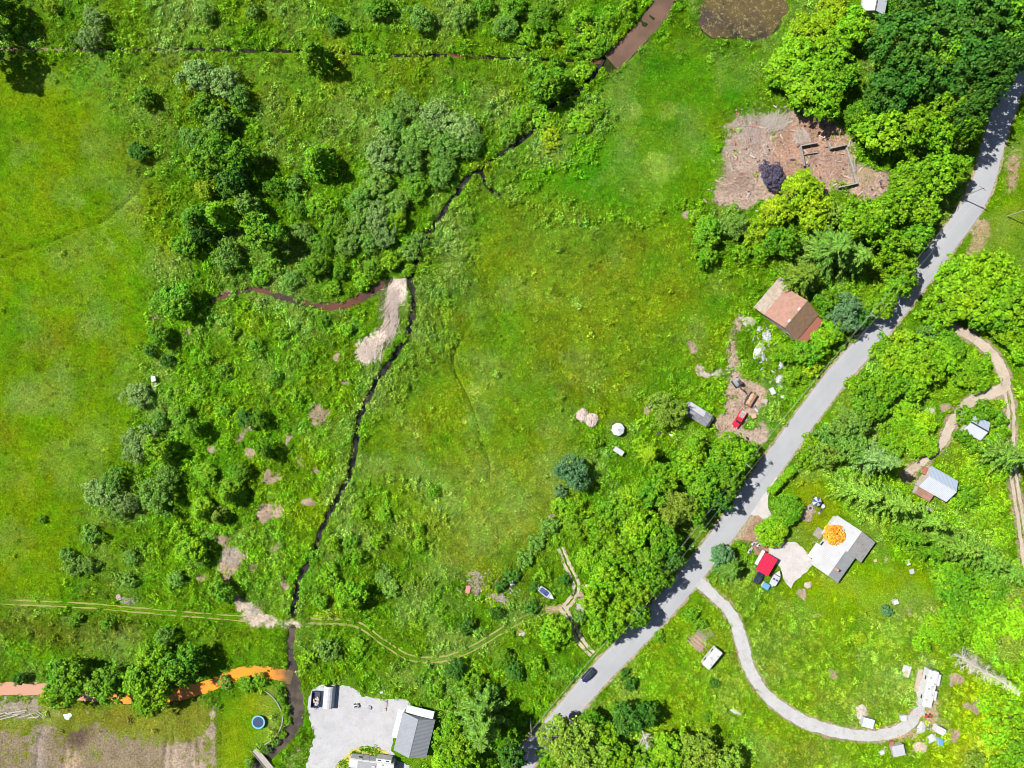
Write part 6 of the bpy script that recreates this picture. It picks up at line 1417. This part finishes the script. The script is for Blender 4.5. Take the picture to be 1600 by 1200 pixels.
dead_tree('short bare snag below the grey snag', 998, 1176, 8, 6, False, 2.0)

# ------------------------------------------------------------------ poles and cables
POLES = [(1500, 309), (1337, 498), (1152, 722), (985, 938), (829, 1122)]
for k, (x, y) in enumerate(POLES):
    lab = ['near the upper lawn', 'beside the barn trees', 'at the gravel apron', 'in the lower roadside wood', 'at the bottom of the road'][k]
    t = thing('utility_pole', f'wooden utility pole on the left of the road {lab}', 'pole', P(x, y), ang(177, -230) , 'utility poles along the road')
    MB().tube((0, 0, -0.2), (0, 0, 10.2), 0.17, 0.12, 8).build('pole', M_PALEWOOD, t)
    MB().box((0, 0, 9.5), (0.14, 2.2, 0.14)).build('crossarm', M_PALEWOOD, t)
    for s in (-1, 1): MB().tube((0, s * 0.95, 9.57), (0, s * 0.95, 9.8), 0.05).build('insulator', M_LGREY, t)
t = thing('utility_pole', 'wooden utility pole standing on the upper lawn', 'pole', P(1573, 338), 0.3, 'utility poles along the road')
MB().tube((0, 0, -0.2), (0, 0, 8.5), 0.16, 0.11, 8).build('pole', M_WOOD, t); MB().box((0, 0, 7.9), (0.14, 1.6, 0.14)).build('crossarm', M_WOOD, t)
for k in range(len(POLES) - 1):
    a = P(*POLES[k]); b = P(*POLES[k + 1]); n_ = (-(b[1] - a[1]), b[0] - a[0]); q = hypot(*n_); n_ = (n_[0] / q, n_[1] / q)
    for s, zt, nm in ((0.95, 9.8, 'upper power cable'), (-0.95, 9.8, 'second power cable'), (0.0, 7.6, 'lower telephone cable')):
        pts = [(a[0] + (b[0] - a[0]) * u + n_[0] * s, a[1] + (b[1] - a[1]) * u + n_[1] * s, zt - 4 * 0.8 * u * (1 - u)) for u in [i / 12 for i in range(13)]]
        o = MB().path(pts, 0.016, 5).build('power_cable', mat('bright_aluminium_cable', (0.42, 0.42, 0.43), 0.4, metal=0.5))
        tag(o, f'{nm} on the {["first", "second", "third", "fourth"][k]} span from the top of the road', 'cable', 'cables along the road')

# ------------------------------------------------------------------ junk and small things
def crumple(name, label, cat, px, py, w, l, rot, h, m, seed=1):
    g = np.random.default_rng(seed); nx, ny = 11, 9; v = []; f = []
    ph = g.uniform(0, 6, 4)
    for j in range(ny):
        for i in range(nx):
            u, q = i / (nx - 1) * 2 - 1, j / (ny - 1) * 2 - 1; r = max(abs(u), abs(q)); k = 1 + 0.16 * sin(3 * atan2(q, u) + ph[0]) + 0.1 * sin(5 * atan2(q, u) + ph[1])
            ed = (1 - 0.18 * (u * u * q * q))
            v.append((u * w / 2 * k * ed, q * l / 2 * k * ed, max(0.03, h * (1 - r ** 2) * (0.6 + 0.6 * g.random()) + 0.04)))
    for j in range(ny - 1):
        for i in range(nx - 1): a = j * nx + i; f.append((a, a + 1, a + nx + 1, a + nx))
    t = thing(name, label, cat, (*site(px, py)[:2], max(0, gz(px, py)) + 0.02), rot)
    MB().add(v, f).build('sheet', m, t)
    MB().path([v[i] for i in range(nx)] + [v[(j + 1) * nx - 1] for j in range(ny)], 0.025, 4).build('hem', m, t)
    return t
crumple('tarp', 'large crumpled white tarp below the barn', 'tarp', 1187, 549, 3.2, 4.8, -0.2, 0.5, M_TARP, 1)
crumple('tarp', 'white plastic sheet right of the bare path by the barn', 'tarp', 1220, 570, 1.4, 2.4, -0.3, 0.3, M_TARP, 2)
crumple('tarp', 'torn white sheeting heap near the road by the trailer', 'tarp', 1217, 593, 2.6, 2.6, 0.5, 0.4, M_TARP, 3)
crumple('tarp', 'small white sheet at the barn corner', 'tarp', 1186, 514, 1.0, 1.6, 0.1, 0.3, M_TARP, 4)
crumple('tarp', 'white sheet spread beside the motorhome drive end', 'tarp', 1440, 1137, 3.2, 2.4, 0.9, 0.2, M_TARP, 5)
crumple('tarp', 'white and blue tarp below the motorhome', 'tarp', 1456, 1154, 2.4, 2.2, 0.4, 0.7, M_TARP, 6)
crumple('tarp', 'blue tarp patch at the right of the junk below the motorhome', 'tarp', 1464, 1156, 0.9, 1.6, 0.3, 0.4, M_BLUE, 7)
crumple('tarp', 'white boards and sheet in the bushes by the roadside wood', 'tarp', 1052, 682, 0.8, 2.6, 1.0, 0.15, M_TARP, 8)
crumple('tarp', 'white rag in the roadside wood', 'tarp', 1113, 715, 1.2, 1.0, 0.2, 0.2, M_TARP, 9)
crumple('tarp', 'small white sheet in the meadow near the olive tree', 'tarp', 1019, 665, 1.3, 0.8, 0.1, 0.3, M_TARP, 10)
crumple('tarp', 'green grey sheet lying on the bottom left field', 'tarp', 106, 1119, 2.2, 1.6, 0.3, 0.1, mat('aqua_sheet', (0.33, 0.42, 0.42), 0.6), 11)
crumple('tarp', 'white scrap among the bright bushes left of the white shed', 'tarp', 1392, 660, 1.4, 1.8, 0.2, 0.4, M_TARP, 12)
crumple('tarp', 'pale patch of plastic in the grass of the lower right field', 'tarp', 1152, 1112, 3.6, 1.4, -0.2, 0.2, M_TARP, 13)
crumple('tarp', 'pale plastic scrap below the dirt track', 'tarp', 816, 991, 2.0, 1.2, 0.1, 0.2, M_WHITER, 14)

def crate(name, label, cat, px, py, w, l, h, rot, m, lid=None, z=None):
    t = thing(name, label, cat, (*site(px, py, h)[:2], max(0, gz(px, py))), rot)
    MB().box((0, 0, h / 2 - 0.05), (w * 0.94, l * 0.94, h)).build('body', m, t)
    o = MB().box((0, 0, h), (w, l, 0.09)).build('lid', lid or m, t)
    for s in (-1, 1): MB().box((0, s * l * 0.3, h + 0.06), (w * 0.9, 0.08, 0.05)).build('rib', lid or m, o)
    return t
crate('storage_box', 'white storage box in the grass near the road by the trailer', 'box', 1207, 611, 1.2, 1.9, 0.8, 0.45, M_WHITE)
crate('crate', 'tan crate right of the utility trailer', 'crate', 1195, 627, 1.5, 1.3, 0.9, -0.2, M_CARDB, M_PALEWOOD)
crate('crate', 'brown carton in the grass by the red pickup', 'crate', 1178, 650, 1.3, 1.2, 0.6, 0.3, M_CARDB)
crate('storage_box', 'white plank box between the pickup and the crate', 'box', 1182, 641, 0.5, 1.3, 0.3, 0.7, M_WHITE)
crate('storage_box', 'small white tub in the grass near the road', 'box', 1223, 620, 0.9, 0.7, 0.5, 0.2, M_WHITE)
crate('bin', 'dark bin in the meadow right of the gazebo', 'bin', 1029, 677, 0.9, 0.9, 0.8, 0.3, M_DARKM)
crate('bench', 'white bench on the bright lawn behind the house', 'bench', 1419, 879, 1.0, 1.5, 0.5, 0.4, M_WHITE)
crate('crate', 'grey crate on the bright lawn below the white bench', 'crate', 1425, 893, 1.2, 1.3, 0.5, 0.3, M_LGREY)
crate('crate', 'small wooden box on the lawn beside the house', 'crate', 1368, 876, 0.8, 0.7, 0.5, 0.5, M_CARDB)
crate('garden_bed', 'pale garden frame by the conifers above the house', 'frame', 1452, 795, 2.2, 1.0, 0.3, -0.4, M_PALEWOOD)
crate('small_shed', 'small grey roofed shed in the grass left of the motorhome', 'shed', 1357, 1130, 3.2, 2.6, 2.0, -0.25, M_LGREY, M_WMETAL)
crate('small_shed', 'white roofed box shed right of the motorhome drive end', 'shed', 1470, 1142, 2.6, 1.9, 1.7, -0.5, M_WHITE, M_RVW)
crate('small_shed', 'pale grey canvas shelter at the bottom of the motorhome junk', 'shed', 1404, 1173, 3.4, 3.0, 1.8, 0.2, M_PALEWOOD, M_LGREY)
crate('storage_box', 'red chest beside the pale canvas shelter', 'box', 1394, 1163, 1.2, 1.6, 0.9, 0.2, M_RUSTD)
crate('storage_box', 'blue and white cool box below the motorhome', 'box', 1470, 1160, 1.2, 1.8, 0.9, 0.1, M_WHITE, M_BLUE)
crate('truck_cap', 'white truck cap on the drive end beside the motorhome', 'truck cap', 1412, 1122, 1.7, 1.5, 0.9, 0.1, M_WHITE, M_RVW)
crate('storage_box', 'white box among the rubbish at the left of the canvas shelter', 'box', 1378, 1176, 1.2, 1.0, 0.5, 0.5, M_WHITE)
crate('water_tank', 'white tank on the bare patch of the lower right field', 'tank', 1400, 941, 1.4, 1.2, 1.0, 0.3, M_WHITE)
crate('equipment_cart', 'small white topped cart on the left meadow edge', 'cart', 240, 592, 1.2, 1.4, 1.0, 0.1, M_WHITE, M_LGREY)
crate('wooden_ramp', 'grey wooden ramp below the small white topped cart', 'ramp', 241, 605, 1.6, 2.4, 0.35, 0.12, M_WOOD)
crate('storage_box', 'white box beside the workshop lot grass', 'box', 596, 1082, 0.9, 0.5, 0.4, 0.1, M_WHITE)
crate('chest', 'small white trailer box with a blue lid below the red carport', 'box', 1197, 916, 1.6, 1.9, 1.1, CAN, M_WHITE, M_BLUE)
crate('pallet', 'white plank pallet on the sandy strip by the rubbish heaps', 'pallet', 718, 922, 1.6, 0.8, 0.2, -0.6, M_PALEWOOD)
crate('chest', 'faded red box beside the rubbish heap', 'box', 731, 921, 1.3, 2.0, 0.6, -0.2, mat('faded_red', (0.45, 0.14, 0.13), 0.7))
crate('white_bin', 'white bin in the dark junk by the rubbish heaps', 'bin', 800, 911, 1.2, 1.2, 0.8, 0.2, M_WHITE)

# mower, quad bikes, tub, sawhorse
def machine(name, label, cat, px, py, rot, m, L=1.7):
    t = thing(name, label, cat, site(px, py, 0.5), rot)
    MB().loft([rsec(-L / 2, 0.28, 0.35, 0.6), rsec(-L * 0.2, 0.38, 0.3, 0.75), rsec(L * 0.2, 0.36, 0.3, 0.8), rsec(L / 2, 0.22, 0.35, 0.6)]).build('body', m, t)
    MB().box((-L * 0.12, 0, 0.86), (0.6, 0.36, 0.14)).build('seat', M_BLACK, t)
    MB().path([(L * 0.2, 0, 0.7), (L * 0.16, 0, 1.05)], 0.04).tube((L * 0.16, -0.38, 1.05), (L * 0.16, 0.38, 1.05), 0.035).build('handlebar', M_DARKM, t)
    wheels(t, (-L * 0.33, L * 0.33), 0.55, 0.26, 0.22)
machine('lawn_mower', 'small white and black mower on the gravel lot', 'mower', 557, 1103, 0.1, M_WHITE, 1.5)
machine('lawn_mower', 'red ride-on mower below the motorhome', 'mower', 1451, 1119, 0.1, mat('mower_red', (0.45, 0.02, 0.03), 0.4), 2.0)
machine('quad_bike', 'white quad bike left of the two above the red carport', 'quad bike', 1179, 849, 0.4, M_WHITE, 1.8)
machine('quad_bike', 'white quad bike right of the two above the red carport', 'quad bike', 1187, 851, 0.5, M_WHITE, 1.8)
machine('quad_bike', 'grey quad bike left of the red carport', 'quad bike', 1172, 860, 0.9, M_LGREY, 2.0)
t = thing('round_tub', 'round grey tub on the gravel lot', 'tub', site(577, 1105))
MB().tube((0, 0, 0), (0, 0, 0.45), 0.55, 0.62, 16).build('body', M_LGREY, t); MB().tube((0, 0, 0.45), (0, 0, 0.47), 0.5, 0.5, 16).build('water', M_GREY, t)
t = thing('sawhorse', 'pinkish plank sawhorse on the gravel lot', 'sawhorse', site(602, 1101), 1.5)
MB().box((0, 0, 0.7), (3.2, 0.14, 0.12)).build('beam', M_PINKR, t)
for x in (-1.0, 1.0):
    for s in (-1, 1): MB().tube((x, s * 0.4, 0), (x, 0, 0.7), 0.05).build('leg', M_PINKR, t)
t = thing('plank', 'long pale plank lying on the gravel lot', 'plank', site(603, 1112, 0), 0.02); MB().box((0, 0, 0.09), (3.4, 0.2, 0.06)).build('board', M_TRIM, t); MB().box((0.4, 0.25, 0.07), (2.4, 0.14, 0.05)).build('batten', M_TRIM, t)

def heap(name, label, cat, px, py, rx, ry, h, m1, m2, seed, n=60):
    g = random.Random(seed); t = thing(name, label, cat, (*site(px, py)[:2], max(0, gz(px, py)) - 0.03))
    MB().lump((0, 0, 0), (rx, ry, h), seed, 0.2, 14, 6).build('mound', m1, t)
    b = MB()
    for k in range(n):
        r = math.sqrt(g.random()) * 1.05; a = g.uniform(0, 6.28); z = h * max(0.0, 1 - r * r) ** 0.5
        b.box((rx * r * cos(a), ry * r * sin(a), z + 0.03), (g.uniform(0.15, 0.5), g.uniform(0.1, 0.35), g.uniform(0.08, 0.25)), g.uniform(0, 3), g.uniform(-0.6, 0.6))
    b.build('rubble', m2, t)
heap('rubble_heap', 'left of the two pinkish rubble heaps in the meadow', 'heap', 910, 649, 1.7, 1.8, 0.8, M_PINKR, M_WHITER, 1)
heap('rubble_heap', 'right of the two pinkish rubble heaps in the meadow', 'heap', 924, 656, 1.8, 1.9, 0.9, M_PINKR, M_WHITER, 2, 80)
heap('rubble_heap', 'small pink rubble heap beside the left track', 'heap', 186, 933, 0.8, 0.8, 0.4, M_PINKR, M_PINKR, 3, 20)
heap('junk_heap', 'long grey and white junk heap right of the dirt track', 'heap', 907, 952, 1.2, 2.9, 0.7, M_GREY, M_WHITER, 4, 110)
heap('rubble_heap', 'pale rubble heap in the grass left of the motorhome', 'heap', 1345, 1113, 1.8, 2.0, 0.5, M_WHITER, M_WHITER, 5, 70)
heap('rubble_heap', 'brown rubbish heap below the motorhome', 'heap', 1437, 1168, 2.0, 1.6, 0.5, M_CARDB, M_WHITER, 6, 70)
heap('junk_heap', 'dark junk heap between the white tarp and the barn', 'heap', 1198, 526, 1.3, 1.6, 0.6, M_GREY, M_WHITE, 7, 70)
heap('junk_heap', 'pale junk heap at the lower corner of the barn', 'heap', 1170, 503, 1.8, 1.4, 0.4, M_WHITER, M_WHITER, 8, 70)
heap('rubble_heap', 'pink stone pile in the grass below the grey and white house', 'heap', 1262, 914, 1.0, 0.9, 0.5, M_PINKR, M_WHITER, 9, 30)
heap('rubble_heap', 'sand heap in the bushes by the upper dirt track', 'heap', 916, 917, 1.4, 1.0, 0.5, mat('sand', (0.46, 0.36, 0.25), 0.9), M_WHITER, 10, 12)
heap('junk_heap', 'junk strewn along the left side of the motorhome', 'heap', 1436, 1072, 0.8, 4.5, 0.4, M_WHITER, M_WHITE, 11, 90)
t = thing('deck', 'white plank deck left of the motorhome', 'deck', site(1415, 1048), -0.3)
for k in range(8): MB().box((-1.05 + 0.3 * k, 0, 0.3), (0.28, 3.2, 0.06)).build('board', M_TRIM, t)
for x in (-1, 1):
    for y in (-1.4, 1.4): MB().box((x, y, 0.12), (0.15, 0.15, 0.32)).build('leg', M_WOOD, t)
MB().box((0.1, -0.2, 0.35), (0.8, 0.8, 0.05)).build('mat', M_CARDB, t)

# broken bits lying about the clearing and the yards (too many and too small to pick apart)
def debris(label, poly, n, mats, seed, smin=0.2, smax=0.8):
    g = random.Random(seed); xs = [q[0] for q in poly]; ys = [q[1] for q in poly]; bins = [MB() for _ in mats]; k = 0
    def inside(x, y):
        r = False
        for i in range(len(poly)):
            x0, y0 = poly[i]; x1, y1 = poly[(i + 1) % len(poly)]
            if (y0 > y) != (y1 > y) and x < (x1 - x0) * (y - y0) / (y1 - y0) + x0: r = not r
        return r
    while k < n:
        x, y = g.uniform(min(xs), max(xs)), g.uniform(min(ys), max(ys))
        if not inside(x, y): continue
        k += 1; c = P(x, y); w = g.uniform(smin, smax); l = w * g.choice((0.3, 0.6, 1.0, 2.6))
        bins[g.randrange(len(mats))].box((c[0], c[1], gz(x, y) + 0.06 + g.random() * 0.1), (l, w * 0.5, g.uniform(0.06, 0.3)), g.uniform(0, 3.1), g.uniform(-0.35, 0.35))
    for b_, m_ in zip(bins, mats):
        o = b_.build('rubble', m_); tag(o, m_.name.replace('_', ' ') + ' bits ' + label, 'rubble', kind='stuff')
debris('scattered over the bare clearing', CLEARING, 620, [M_PINKR, M_WHITER, M_LOG, M_DARKM, mat('red_brick', (0.30, 0.11, 0.07), 0.9)], 3)
debris('scattered in the junk yard by the red pickup', YARD_JUNK, 130, [M_WHITER, M_RUSTSTEEL, M_DARKM], 4, 0.15, 0.5)
debris('scattered below the motorhome', [(1385, 1120), (1440, 1110), (1480, 1130), (1480, 1165), (1420, 1185), (1370, 1180)], 110, [M_WHITER, M_TARP, M_CARDB], 5, 0.2, 0.7)
debris('scattered above the winding track', [(715, 895), (760, 890), (810, 890), (815, 920), (790, 950), (730, 940)], 130, [M_PINKR, M_WHITER, M_DARKM], 6, 0.2, 0.6)
debris('scattered in front of the barn', [(1150, 490), (1200, 505), (1225, 560), (1225, 605), (1190, 600), (1180, 540)], 120, [M_WHITER, M_TARP, M_DARKM], 7, 0.15, 0.6)
